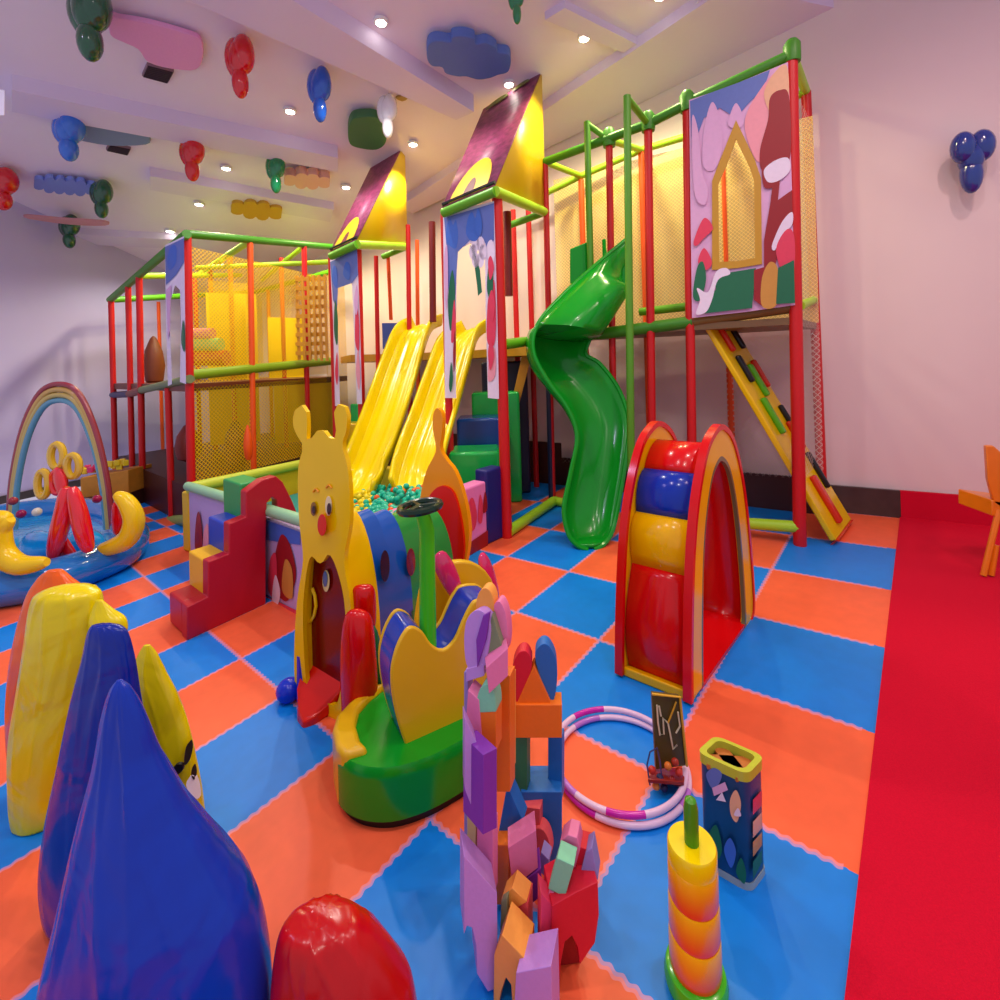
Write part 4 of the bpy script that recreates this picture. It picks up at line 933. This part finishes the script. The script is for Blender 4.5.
# face marks lie on the bag's surface
def surf(x,y):
    ro_=[(645,144,150),(655,138,157),(675,131,166),(700,131,178),(730,134,188),(765,138,196),(800,142,202),(830,146,204),(850,152,196)]
    for (y0,l0,r0),(y1,l1,r1) in zip(ro_,ro_[1:]):
        if y0<=y<=y1:
            t=(y-y0)/(y1-y0); l=lerp(l0,l1,t); r_=lerp(r0,r1,t); break
    c=(l+r_)/2; w=(r_-l)/2; s_=max(-.97,min(.97,(x-c)/w)); return D(x,y,bd-.5*(w*bd/F)*math.sqrt(1-s_*s_)*1.08-.012)
def mark(name,loop,m_): 
    q=[surf(x,y) for x,y in loop]; MB().prism(q,Vector((0,.01,0))).build(name,m_,B4)
mark('eye_mark',sm2([(184,760),(186,747),(190,742),(191,750),(188,762),(185,765)],3),m_black); mark('eye_mark',sm2([(172,770),(176,765),(182,765),(182,771),(176,775)],3),m_black)
mark('snout_mark',sm2([(186,785),(192,775),(197,782),(199,798),(192,796)],3),m_white); mark('nose_mark',sm2([(191,774),(193,766),(195,772),(194,780)],3),m_black)
B5=thing('bean_bag','dark red vinyl bean bag cut off by the bottom edge of the picture','bean bag',G(345,1110))
loft('shell',[(918,302,330),(921,288,350),(930,280,364),(950,276,384),(975,274,402),(1000,274,414),(1060,276,420),(1110,290,410)],1.04,.7,v_r,B5,amp=.05,seed=21)

# ================================================================ TOY BLOCKS
bk={}
def BM(name,rgb):
    return mat('block_'+name,rgb,.5,bump=.04,bs=80,var=.04)
pur=BM('purple',(130,50,170)); lil=BM('lilac',(196,150,225)); pnk=BM('pink',(235,130,175)); rdk=BM('red',(215,20,50)); orb=BM('orange',(240,120,10)); lor=BM('amber',(250,170,70)); mnt=BM('mint',(130,215,170)); blb=BM('blue',(20,110,190)); grb=BM('green',(60,120,70)); sage=BM('sage',(130,145,105)); crm=BM('cream',(220,205,130)); lav=BM('lavender',(150,140,205)); cor=BM('coral',(235,90,90))
def block(label,loop,d,th,m_,skew=0.0,hole=None,slope=-.35,grp=None,cat='toy block',name='toy_block',bevel=.0018):
    """block whose front outline stands on a vertical plane at depth d (turned by slope), th deep"""
    cx=sum(x for x,y in loop)/len(loop); p=D(cx,0,d); p.z=0; q=p+Vector((1,slope,0)); nn=nrm(p,q)
    pts=[VPl(x,y,p,q) for x,y in loop]
    for v in pts: v.z=max(v.z,.002)
    e=nn*th+Vector((skew,0,0))
    o=MB().prism(pts,e).build(name,m_,bevel=bevel); tag(o,label,cat,grp); return o
def rect(x0,y0,x1,y1,s=0): return [(x0,y1),(x1,y1+s),(x1,y0+s),(x0,y0)]
def arc(cx,cy,rx,ry,n=14,a0=0,a1=PI): return [(cx+rx*math.cos(a0+(a1-a0)*k/n),cy-ry*math.sin(a0+(a1-a0)*k/n)) for k in range(n+1)]
dL=1.34
# far-left tower
block('lilac arch block standing on the mat at the foot of the left tower',[(464,856),(497,893),(498,988),(488,992),(477,974),(476,945),(472,928),(467,926),(464,935)],1.22,.08,lil,.01,slope=.35)
block('pale cream pillar in the left tower on the lilac arch',rect(467,790,476,872),1.29,.03,crm)
block('pink pillar in the left tower beside the cream pillar',rect(477,825,493,898),1.27,.04,pnk)
block('big purple block with a lilac slanted side halfway up the left tower',[(483,835),(497,828),(497,748),(483,755)],1.25,.07,pur,-.03,slope=.4)
block('lilac slanted left face of the big purple block',[(465,790),(483,836),(483,756),(465,718)],1.27,.05,lil,slope=.2)  # left face of the purple block, drawn as a paler slab
block('pink wedge above the lilac slanted face in the left tower',[(466,718),(483,755),(479,700),(468,690)],1.30,.05,pnk)
block('orange block resting on the purple block, under a mint half round',rect(478,712,496,753,-1),1.29,.05,orb)
block('mint half-round block on the orange block in the left tower',[(476,713),(496,712)]+arc(486,710,10,26),1.29,.05,mnt)
block('tall orange pillar behind the mint block in the left tower',rect(496,676,510,792),1.36,.05,orb)
block('amber pillar behind the tall orange pillar',rect(505,675,513,770),1.42,.03,lor)
block('lavender-blue pillar at the far left of the left tower',rect(464,672,468,835),1.36,.04,lav)
block('lilac beam laid flat near the top of the left tower',[(466,682),(484,676),(484,664),(466,669)],1.33,.06,lil)
block('pink beam tilted near the top of the left tower',[(489,694),(508,676),(508,648),(486,668)],1.30,.05,pnk,slope=.1)
block('purple half-round block standing on the lilac beam at the top left',sm2([(468,668),(464,645),(466,622),(474,611),(483,612),(490,625),(488,650),(483,668)],4),1.33,.045,lil,.02)
block('dark purple half-round face beside the sage triangle',[(477,668),(486,640),(490,612),(483,616),(476,640)],1.315,.01,pur)
block('sage green triangle block at the top of the left tower',[(481,672),(503,650),(492,614)],1.32,.04,sage)
block('pink half-round block right of the sage triangle',sm2([(492,614),(498,601),(505,612),(508,635),(506,652),(500,648)],4),1.335,.04,pnk)
block('small orange half-round block on the very top of the left tower',[(476,611),(494,612)]+arc(485,606,9,18),1.35,.04,lor)
# castle behind
block('blue base block under the green and blue pillars',rect(521,792,562,862),1.50,.1,blb,slope=-.1)
block('green pillar under the orange beam',rect(514,737,527,796),1.50,.04,grb)
block('blue pillar under the orange beam',rect(548,737,562,800),1.52,.04,blb)
block('orange beam bridging the green and blue pillars',rect(512,705,562,738,0),1.49,.06,orb,slope=-.1)
block('orange triangle block on the orange beam',[(516,706),(552,706),(534,666)],1.50,.05,orb,slope=-.1)
block('red half-round block left of the orange triangle',sm2([(517,703),(512,685),(513,665),(519,653),(527,652),(532,665),(525,690)],4),1.51,.05,rdk,slope=-.1)
block('blue half-round block right of the orange triangle',sm2([(552,703),(557,682),(556,660),(549,646),(541,645),(535,656),(541,680)],4),1.51,.05,blb,slope=-.1)
block('blue triangle block in front of the blue base block',[(496,846),(523,822),(507,785)],1.40,.05,blb)
block('small pink block beside the blue triangle',rect(518,806,540,842,3),1.46,.05,cor)
block('coral half-round block at the foot of the blue base block',arc(538,856,13,28),1.44,.04,cor)
# middle
block('pink block stacked over a purple block in the middle of the heap',[(513,888),(538,868),(536,830),(508,848)],1.33,.06,pnk,slope=.0)
block('purple block under the pink block in the middle',[(518,915),(543,895),(541,868),(514,888)],1.33,.06,pur,slope=.0)
block('orange block at the left of the pink block in the middle',rect(494,845,509,905),1.36,.05,orb)
block('lavender cylinder block leaning behind the pink house',[(538,870),(546,878),(549,860),(541,852)],1.36,.04,lav)
block('red block with an amber wedge on top in front of the heap',rect(506,905,528,950,-3),1.24,.05,cor)
block('amber wedge on the red block in front of the heap',[(501,900),(512,888),(527,902),(514,910)],1.24,.05,lor)
block('sage triangle beside the red block in front of the heap',[(500,938),(507,940),(507,898),(501,902)],1.23,.02,sage)
block('amber arch block lying at the front of the heap',[(494,1022),(499,1026),(501,992),(506,978),(511,985),(513,1026),(520,1026),(526,975),(526,960),(502,935),(494,955)],1.15,.08,lor,bevel=.002)
block('lilac flat block at the bottom front of the heap',[(514,1060),(553,1060),(551,966),(516,973)],1.10,.08,lil)
# house on the right
block('large red block with an arched opening, the body of the toy house',[(553,1004),(552,906),(575,893),(598,882),(599,915),(595,943),(580,965),(578,948),(572,936),(565,942),(561,962),(559,990)],1.22,.10,rdk,slope=.12)
block('pinkish red left face of the toy house body',[(541,984),(541,893),(552,905),(552,992)],1.22,.05,BM('rose',(226,60,100)),slope=.1)  # left face of the red house block, drawn in a pinker tone
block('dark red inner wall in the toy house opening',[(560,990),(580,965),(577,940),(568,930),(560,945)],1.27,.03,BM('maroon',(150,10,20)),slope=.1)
block('pink slanted block on the left side of the toy house',[(541,932),(550,938),(563,898),(549,890)],1.21,.05,pnk)
block('mint triangle block on the toy house roof',[(548,889),(565,897),(574,866),(557,858)],1.20,.05,mnt)
block('pink half-round block crowning the toy house',[(558,860),(575,868),(580,850),(577,838),(568,835),(560,842)],1.25,.05,pnk)
block('lavender triangle block on the right of the toy house roof',[(574,898),(598,880),(592,848),(586,852)],1.23,.05,lav)
block('red triangle block between the mint and lavender roof blocks',[(568,896),(578,898),(590,850),(576,846)],1.25,.05,rdk)

# ================================================================ RING STACKER
kc_=G(696,985); d=kc_.y
SK=thing('ring_stacker','stacking toy of yellow to orange rings on a green base, lower right','stacking toy',kc_)
s1_=d/F
def rz_(w): return w*s1_
zB_=0
def zat(y): return D(696,y,d).z
r0=rz_(26)
MB().lathe(kc_,[(r0*1.0,0),(r0*1.13,.008),(r0*1.16,.025),(r0*1.08,.045),(r0*.9,.05)],32).build('base',P('stack_green',(70,200,20)),SK)
m_st=mat('stack_fade',(250,190,0),.28,coat=.3)
nt=m_st.node_tree; bs_=nt.nodes['Principled BSDF']; tcn=nt.nodes.new('ShaderNodeTexCoord'); sx=nt.nodes.new('ShaderNodeSeparateXYZ'); cr=nt.nodes.new('ShaderNodeValToRGB')
nt.links.new(tcn.outputs['Generated'],sx.inputs[0]); nt.links.new(sx.outputs[2],cr.inputs[0]); cr.color_ramp.elements[0].color=lin((232,60,4)); cr.color_ramp.elements[1].color=lin((252,200,0)); cr.color_ramp.elements[0].position=.1
nt.links.new(cr.outputs[0],bs_.inputs['Base Color'])
topz=D(692,842,d).z; z0=.05; hh_=(topz-z0-.0)/4
cols=[m_st]*3
for i in range(3):
    z=z0+i*hh_*1.13; h_=hh_*1.13; r_=r0*(.95-.02*i)
    MB().lathe(zr(kc_,z),[(r_*.96,0),(r_,.01),(r_,h_-.008),(r_*.97,h_)],36).build('ring',m_st,SK)
z=z0+3*hh_*1.13; MB().lathe(zr(kc_,z),[(r0*.88,0),(r0*.9,.01),(r0*.9,topz-z-.006),(r0*.86,topz),][:3]+[(r0*.85,topz-z)],36).build('ring',P('stack_yellow',(246,222,0)),SK)
pt=D(691,796,d).z
MB().lathe(zr(kc_,topz-.01),[(.018,0),(.018,pt-topz-.02),(.014,pt-topz),(.003,pt-topz+.008)],16,).build('peg',P('peg_green',(70,150,20)),SK)

# ================================================================ SHAPE SORTER
q_=[G(757,870),G(766,880),G(748,893),G(703,868)]
fl=G(750,893); fl2=G(701,864); fr2=G(767,870)
bv=fl2+(fr2-fl)
hS=VPl(750,774,fl,fl+Vector((1,0,0))).z
SS=thing('shape_sorter','printed shape sorter bucket with rounded corners and a wooden cut-out top, right of the hoops','shape sorter',lerp(fl2,fr2,.5))
def rr_loop(z,k=1.0,rad=.25,n=5):
    cs=[fl,fr2,bv,fl2]; cen_=sum(cs,Vector())/4; out=[]
    for i in range(4):
        c=cs[i]; a=cs[i-1]; b_=cs[(i+1)%4]; pa_=lerp(c,a,rad); pb_=lerp(c,b_,rad)
        for j in range(n+1):
            t=j/n; p=lerp(lerp(pa_,c,t),lerp(c,pb_,t),t); out.append(zr(cen_+(p-cen_)*k,z))
    return out
def sleeve(z0_,z1_,k0,k1,k2,nm,m_):
    o0=rr_loop(z0_,k0);o1=rr_loop(z1_,k1);i0=rr_loop(z0_,k2);i1=rr_loop(z1_,k2); n_=len(o0); mb=MB()
    mb.v+=o0+o1+i1+i0
    for a_ in range(4):
        for j in range(n_):
            j2=(j+1)%n_; b_=(a_+1)%4; mb.f.append([a_*n_+j,a_*n_+j2,b_*n_+j2,b_*n_+j]); mb.m.append(0)
    return mb.build(nm,m_,SS)
m_sb=mat('sorter_print',(10,70,120),.35,bs=10,var=.5); m_rim=P('sorter_rim',(190,200,60)); m_wd2=mat('sorter_wood',(190,110,40),.5,bs=20,var=.2)
SBK=sleeve(.015,hS-.02,1,1,.88,'bucket',m_sb); sleeve(hS-.03,hS,1.05,1.05,.80,'rim',m_rim); sleeve(.03,hS-.04,.875,.875,.84,'liner',m_wd2); sleeve(0,.02,1.05,1.03,.2,'foot_rim',P('sorter_grey',(150,170,170)))
MB().prism(rr_loop(.02,.87),(0,0,.01)).build('bottom',m_wd2,SS)
# cut-out lid set inside the rim: bars with openings
mb=MB(); cen_=(fl+fr2+bv+fl2)/4
for a_,b_ in ((fl,bv),(fl2,fr2)):
    pa_=lerp(cen_,a_,.78);pb_=lerp(cen_,b_,.78); dd_=(pb_-pa_).normalized(); s_=Vector((-dd_.y,dd_.x,0))*.022
    mb.hexa([zr(pa_-s_,hS-.035),zr(pb_-s_,hS-.035),zr(pb_+s_,hS-.035),zr(pa_+s_,hS-.035)],[zr(pa_-s_,hS-.022),zr(pb_-s_,hS-.022),zr(pb_+s_,hS-.022),zr(pa_+s_,hS-.022)])
mb.build('cut_out_lid',m_wd2,SS)
def fSS(x,y,o=0): nn=nrm(fl2,fl); return VPl(x,y,fl2-nn*o,fl-nn*o)
def fS2(x,y,o=0): 
    nn=nrm(fl,fr2); nn=nn if nn.x<0 else -nn; return VPl(x,y,fl-nn*o,fr2-nn*o)
mb=MB(); art([(0,sm2([(706,775),(714,768),(722,775),(714,790)])),(1,[(712,788),(725,782),(728,790),(714,796)]),(5,[(716,800),(722,792),(726,802)]),(9,sm2([(730,800),(736,790),(741,804),(737,822),(731,815)])),(4,sm2([(706,840),(716,825),(722,850),(715,862),(707,852)])),(8,sm2([(724,850),(730,838),(736,852),(731,868)])),(4,sm2([(736,872),(741,858),(746,872),(744,884)])),(5,sm2([(734,815),(738,808),(741,816)]))],fSS,.003); mb.build('front_print',m_b,SBK)
mb=MB(); art([(6,[(753,800),(762,790),(762,805),(753,815)]),(9,[(753,822),(762,812),(762,828),(753,838)]),(7,[(753,842),(762,832),(762,845),(753,857)]),(4,[(753,862),(762,850),(762,862),(753,880)])],fS2,.004); mb.build('side_print',m_b,SBK)

# ================================================================ HOOPS
def hoop(label,c,rx,lift,ph,tiltv=(0,0)):
    n_=96; q=[Vector((c.x+rx*math.cos(2*PI*k/n_),c.y+rx*math.sin(2*PI*k/n_)*1.0,lift+tiltv[0]*math.cos(2*PI*k/n_)+tiltv[1]*math.sin(2*PI*k/n_))) for k in range(n_)]
    mb=MB().tube(q,.0115,10,closed=True)
    for f_i in range(len(mb.f)):
        s_=(f_i//10)/n_*2*PI+ph; v=math.sin(s_*2)+.5*math.sin(s_*5)
        mb.m[f_i]=1 if v>.75 else (2 if v<-1.0 else 0)
    o=mb.build('hula_hoop',[P('hoop_white',(235,205,230)),P('hoop_magenta',(205,30,170)),P('hoop_violet',(190,120,210))]); tag(o,label,'hoop'); return o
hc=(G(625,716)+G(625,830))/2; hc.x=(G(563,765).x+G(686,775).x)/2-.012
rx=(G(625,716)-G(625,828)).length/2*1.0
hoop('white hoop with magenta bands lying on the mat, lower of the two',hc+Vector((.004,-.012,0)),rx*.94,.014,.3)
hoop('pink-white hoop resting on top of the other hoop, shifted away from the viewer',hc+Vector((-.004,.004,0)),rx*.95,.037,2.2)

# ================================================================ BEAD MAZE / activity toy
bz=G(662,788); 
BD=thing('activity_toy','small wooden bead-maze toy with an upright grooved board, inside the hoops','activity toy',bz)
d=bz.y+.02
m_olv=mat('maze_board',(90,76,20),.4,bs=20,var=.3)
b4=[D(656,770,d),D(687,766,d),D(680,697,d),D(652,694,d)]
BDB=MB().prism(b4,Vector((0,.02,0))).build('board',m_olv,BD,bevel=.004)
def gr(pts,m_,r=.0035): MB().tube([D(x,y,d-.006) for x,y in pts],r,6).build('groove',m_,BDB)
m_cr2=P('groove_cream',(225,215,170))
gr([(657,705),(658,722),(660,735),(664,734),(663,718),(668,723),(671,738),(673,749),(677,745)],m_cr2); gr([(668,723),(674,708),(676,702)],P('groove_gold',(220,170,50)))
gr([(678,712),(680,726),(676,733)],m_cr2); gr([(659,706),(661,716)],m_cr2)
gr([(652,694),(680,697),(687,766)],P('groove_gold',(220,170,50)),.005)
MB().hexa([D(648,783,d-.07),D(684,786,d-.07),D(686,772,d+.04),D(654,770,d+.04)],[v+Vector((0,0,.015)) for v in (D(648,783,d-.07),D(684,786,d-.07),D(686,772,d+.04),D(654,770,d+.04))]).build('base',P('maze_red',(150,40,30)),BD,bevel=.003)
cl=[(190,40,20),(30,50,90),(220,120,40),(160,30,30),(210,60,40),(40,40,80),(230,140,60),(170,50,30)]
for i,(x,y) in enumerate([(652,770),(660,778),(668,766),(672,780),(679,772),(664,788),(656,786),(675,762)]):
    MB().ball(D(x,y,d-.05),.014,n=10).build('bead',P('bead%d'%i,cl[i]),BD)
MB().tube([D(650,785,d-.06),D(647,765,d-.05),D(650,752,d-.04),D(657,748,d-.03),D(660,762,d-.04),D(662,780,d-.06)],.003,6).build('wire',P('wire_blue',(60,60,110)),BD)

# ================================================================ CHAIR AT THE RIGHT EDGE
m_ch=mat('chair_wood',(236,130,10),.35,coat=.2,bs=10,var=.1)
CH=thing('kids_chair','yellow-orange wooden child chair at the right edge on the red carpet','chair',G(1000,580))
d=G(992,578).y; fC=lambda x,y,dd=0: D(x,y,d+dd)
MB().prism([fC(986,446),fC(994,446),fC(1004,455),fC(1004,510),fC(994,503),(fC(988,480))],Vector((.03,.05,0))).build('backrest',m_ch,CH,bevel=.008)
MB().prism([fC(992,500),fC(1040,506),fC(1040,522),fC(992,516)],Vector((.05,.3,0))).build('seat',m_ch,CH,bevel=.008)
for x0,y0,x1,y1,dd in ((999,510,983,562,0),(996,545,991,574,-.0),(1038,515,1042,575,0),(1044,510,1050,560,.3)):
    MB().tube([fC(x0,y0,dd),zr(fC(x1,y1,dd),.02)],.018,8).build('leg',m_ch,CH)

# ================================================================ CEILING DECOR
def cloud(label,loop,m_,th=.1,drop=.14,name='cloud_panel',sq=1.0):
    yb=max(y for x,y in loop); pts=[Cp(x,yb-(yb-y)*sq,drop+th) for x,y in loop]; o=MB().prism(pts,(0,0,th)).build(name,m_,bevel=.01); tag(o,label,'ceiling panel'); return o
def scal(x0,y0,x1,y1,k=5,ht=12,f=1.0):
    # bumpy outline about the axis (x0,y0)-(x1,y1)
    ax_=Vector((x1-x0,y1-y0,0)); L_=ax_.length; nx=Vector((-ax_.y,ax_.x,0)).normalized(); out=[]
    for s_ in (1,-1):
        for i in range(k):
            for j in range(5):
                a=PI*(j+.5)/5; t=(i+.5-.5*math.cos(a))/k
                if s_<0: t=1-t
                w=ht*(.55+.45*math.sin(a))*(1 if 0<i<k-1 else .7)
                p=Vector((x0,y0,0))+ax_*t+nx*w*s_*f; out.append((p.x,p.y))
    return out
cloud('pink cloud panel on the ceiling by the largest green balloons',sm2([(110,12),(118,14),(150,20),(190,32),(202,40),(203,58),(196,70),(178,70),(158,66),(146,60),(138,48),(122,40),(110,32)],3),FO('cloud_pink',(232,160,205)),.05,.04,sq=.93)
cloud('blue cloud panel hanging from the ceiling near the middle',sm2([(428,34),(436,28),(450,30),(452,24),(462,22),(474,26),(476,33),(486,31),(496,38),(498,44),(508,46),(511,56),(508,70),(498,74),(490,78),(478,80),(466,76),(458,76),(446,72),(442,64),(432,62),(427,52)],4),FO('cloud_blue',(84,116,190)),.10,.06,sq=.76)
cloud('dark green rounded panel hanging beside the white balloon',sm2([(350,112),(356,105),(374,104),(380,112),(386,128),(385,142),(376,150),(360,148),(350,142),(348,126)],4),FO('cloud_green',(60,120,72)),.10,.06,sq=.72)
cloud('grey-blue slab panel on the ceiling behind the blue balloons at left',sm2([(54,116),(64,117),(100,125),(140,134),(150,139),(146,145),(110,146),(76,140),(54,134)],3),FO('cloud_grey',(120,140,170)),.06,.05)
cloud('lavender-blue cloud strip on the ceiling left of the green balloons',scal(34,184,96,190,6,8),FO('cloud_lav',(120,140,215)),.05,.05)
cloud('thin pinkish strip panel on the ceiling behind the farthest green balloons',sm2([(27,216),(60,219),(105,222),(105,226),(70,225),(28,219)],3),FO('cloud_rose',(200,140,140)),.03,.3)
cloud('salmon cloud panel on the ceiling right of the small green balloons',scal(284,180,330,183,4,8),FO('cloud_salmon',(232,175,160)),.1,.06)
cloud('mustard cloud panel on the ceiling above the left wing',scal(231,208,282,214,4,9),FO('cloud_mustard',(196,150,40)),.1,.06)
cloud('small brownish disc on the ceiling beside the white balloon',sm2([(395,98),(402,96),(408,99),(402,102)],2),FO('disc_brown',(170,140,80)),.02,.02,name='ceiling_disc')
def vent(label,loop,m_):
    t_=[Cp(x,y,.03) for x,y in loop]; c=sum(t_,Vector())/4; T=thing('air_vent',label,'air vent',c)
    MB().prism(t_,(0,0,.04)).build('frame',mat('vent_frame',(150,120,130),.5),T)
    mb=MB()
    for i in range(7):
        a=lerp(t_[0],t_[3],(i+.5)/7); b_=lerp(t_[1],t_[2],(i+.5)/7); w=(t_[3]-t_[0])*.05
        a=a+(b_-a)*.04; b_=b_-(b_-a)*.04
        mb.hexa([a-w-Vector((0,0,.012)),b_-w-Vector((0,0,.012)),b_+w-Vector((0,0,.012)),a+w-Vector((0,0,.012))],[a-w,b_-w,b_+w,a+w])
    mb.build('slats',mat('vent_dark',(50,30,44),.6),T)
vent('dark slatted air vent below the pink cloud panel',[(142,76),(168,83),(174,72),(147,65)],None); vent('dark slatted air vent beside the grey-blue slab panel',[(106,150),(128,155),(131,149),(109,145)],None)
# balloons
def balloons(label,x0,y0,x1,y1,rgb,d,lobes,wallm=False,name='balloon_cluster'):
    m_=mat('balloon_%d_%d_%d'%rgb,rgb,.12,coat=.8,bs=5,var=.05)
    if not wallm:
        d=Cp((x0+x1)/2,y0+(y1-y0)*.08,.04).y
    c=D((x0+x1)/2,y0,d); T=thing(name,label,'balloons',D((x0+x1)/2,y1,d))
    w=(x1-x0)*d/F; h_=(y1-y0)*d/F
    for (u,v,rx_,rz2) in lobes:
        cc=Vector((c.x+u*w,d-.05*w*(1 if u>0 else -1),c.z-v*h_))
        if not wallm: cc.z=min(cc.z,zc(cc.x,cc.y)-rz2*h_-.03)
        MB().ball(cc,1,n=20,sc=(rx_*w,rx_*w,rz2*h_)).build('balloon',m_,T)
    return T
HEAD=[(-.14,.33,.36,.31),(.16,.31,.34,.30),(0.02,.42,.34,.28),(.02,.78,.26,.24)]
for lab,x0,y0,x1,y1,rgb,d in (
 ('largest dark green balloon cluster at the top left corner of the ceiling',68,-22,110,61,(0,84,44),2.6),
 ('red balloon cluster hanging right of the pink cloud panel',224,32,254,98,(215,6,16),3.0),
 ('blue balloon cluster hanging left of the dark green panel',306,64,331,122,(10,90,200),3.2),
 ('blue balloon cluster hanging by the grey-blue slab panel',53,110,84,161,(30,110,215),3.6),
 ('red balloon cluster at the left edge of the picture',-12,166,17,210,(215,6,16),4.2),
 ('dark green balloon cluster at the end of the lavender-blue strip',90,178,112,218,(0,84,44),4.4),
 ('dark green balloon cluster lowest at the left, by the thin pinkish strip',59,213,79,248,(0,84,44),4.8),
 ('red balloon cluster above the left wing, farther back than the other red ones',179,134,204,181,(215,6,16),3.9),
 ('small bright green balloon cluster left of the salmon panel',265,151,285,193,(0,130,70),4.1),
 ('white balloon cluster beside the dark green panel',376,92,397,138,(240,240,245),3.9),
 ('green balloon cluster cut off by the top edge above the blue cloud',507,-22,524,24,(0,130,70),3.0)):
    balloons(lab,x0,y0,x1,y1,rgb,d,HEAD)
wd=VPl(972,160,wR,wC).y-.14
balloons('blue balloon cluster fixed on the pinkish right wall',953,130,991,194,(24,54,140),wd,[(-.2,.26,.27,.25),(.2,.26,.27,.25),(0,.68,.24,.30),(0,.42,.28,.26)],True)
# white fitting at left edge
tag(MB().hexa([D(-14,116,4),D(5,116,4),D(5,116,4.2),D(-14,116,4.2)],[D(-14,88,4),D(5,90,4),D(5,90,4.2),D(-14,88,4.2)]).build('ceiling_fixture',m_white,bevel=.01),'small white box fixture at the left edge under the ceiling','ceiling fixture')

# ================================================================ LIGHTS
m_em=mat('lamp_glow',(255,250,240),.3,emit=(255,248,236),es=14)
m_tr=P('lamp_trim',(235,235,235))
def lamp(x,y,label,e,col,drop=.0,sz=.06,vis=True,pos=None,spot=150):
    p=pos or Cp(x,y,drop+.02)
    T=thing('downlight',label,'ceiling light',p,'recessed ceiling downlights' if not vis else None)
    TR_=MB().lathe(p-Vector((0,0,.012)),[(sz,0),(sz*1.15,.004),(sz*1.15,.03)],20).build('trim',m_tr,T)
    MB().lathe(p-Vector((0,0,.02)),[(sz*.5,0),(sz*.8,.004),(sz*.85,.012)],20).build('lamp_disc',m_em,TR_)
    ld=bpy.data.lights.new('bulb','SPOT'); ld.energy=e*1.0; ld.color=col; ld.spot_size=math.radians(spot); ld.spot_blend=.6; ld.shadow_soft_size=.06
    o=bpy.data.objects.new('bulb',ld); COL.objects.link(o); o.parent=T; o.location=(0,0,-.3)
W_=(1,.95,.84); PU=(.72,.56,1.0); PK=(1,.80,.84); GR=(1,.90,.50)
lamp(381,22,'bright ceiling downlight left of the blue cloud panel',130,W_,.0)
lamp(584,38,'ceiling downlight near the coffer above the twisting slide',85,GR)
lamp(290,111,'ceiling downlight left of the blue balloons in the middle',90,PK)
lamp(226,168,'ceiling downlight right of the far red balloons',80,GR)
lamp(199,204,'ceiling downlight above and left of the mustard panel',60,GR)
lamp(170,231,'lowest ceiling downlight beside the left wing corner',45,W_)
lamp(300,214,'ceiling downlight right of the mustard panel',60,GR)
lamp(346,187,'ceiling downlight right of the salmon panel',50,GR)
lamp(413,144,'ceiling downlight right of the white balloon',60,GR,.0)
lamp(509,84,'ceiling downlight just left of the near tower roof peak',32,W_)
lamp(660,-4,'ceiling downlight inside the coffer at the top edge',100,GR)
for i,(x,y,e,c_) in enumerate(((-1.6,1.0,120,PK),(1.2,1.2,150,(1,.84,.8)),(-.2,-1.2,150,W_),(3.2,1.6,150,(1,.66,.66)),(-4.2,1.8,120,PU),(2.4,-1,130,(1,.66,.66)))):
    lamp(0,0,'ceiling downlight overhead, outside the picture',e,c_,pos=Vector((x,y,zc(x,y)-.02)),vis=False)
w=bpy.data.worlds.new('world'); S.world=w; w.use_nodes=True; bg=w.node_tree.nodes['Background']; bg.inputs[0].default_value=(.80,.74,.95,1); bg.inputs[1].default_value=.58
S.view_settings.view_transform='Standard'; S.view_settings.look='None'; S.view_settings.gamma=1; S.view_settings.exposure=.15; S.view_settings.use_curve_mapping=False
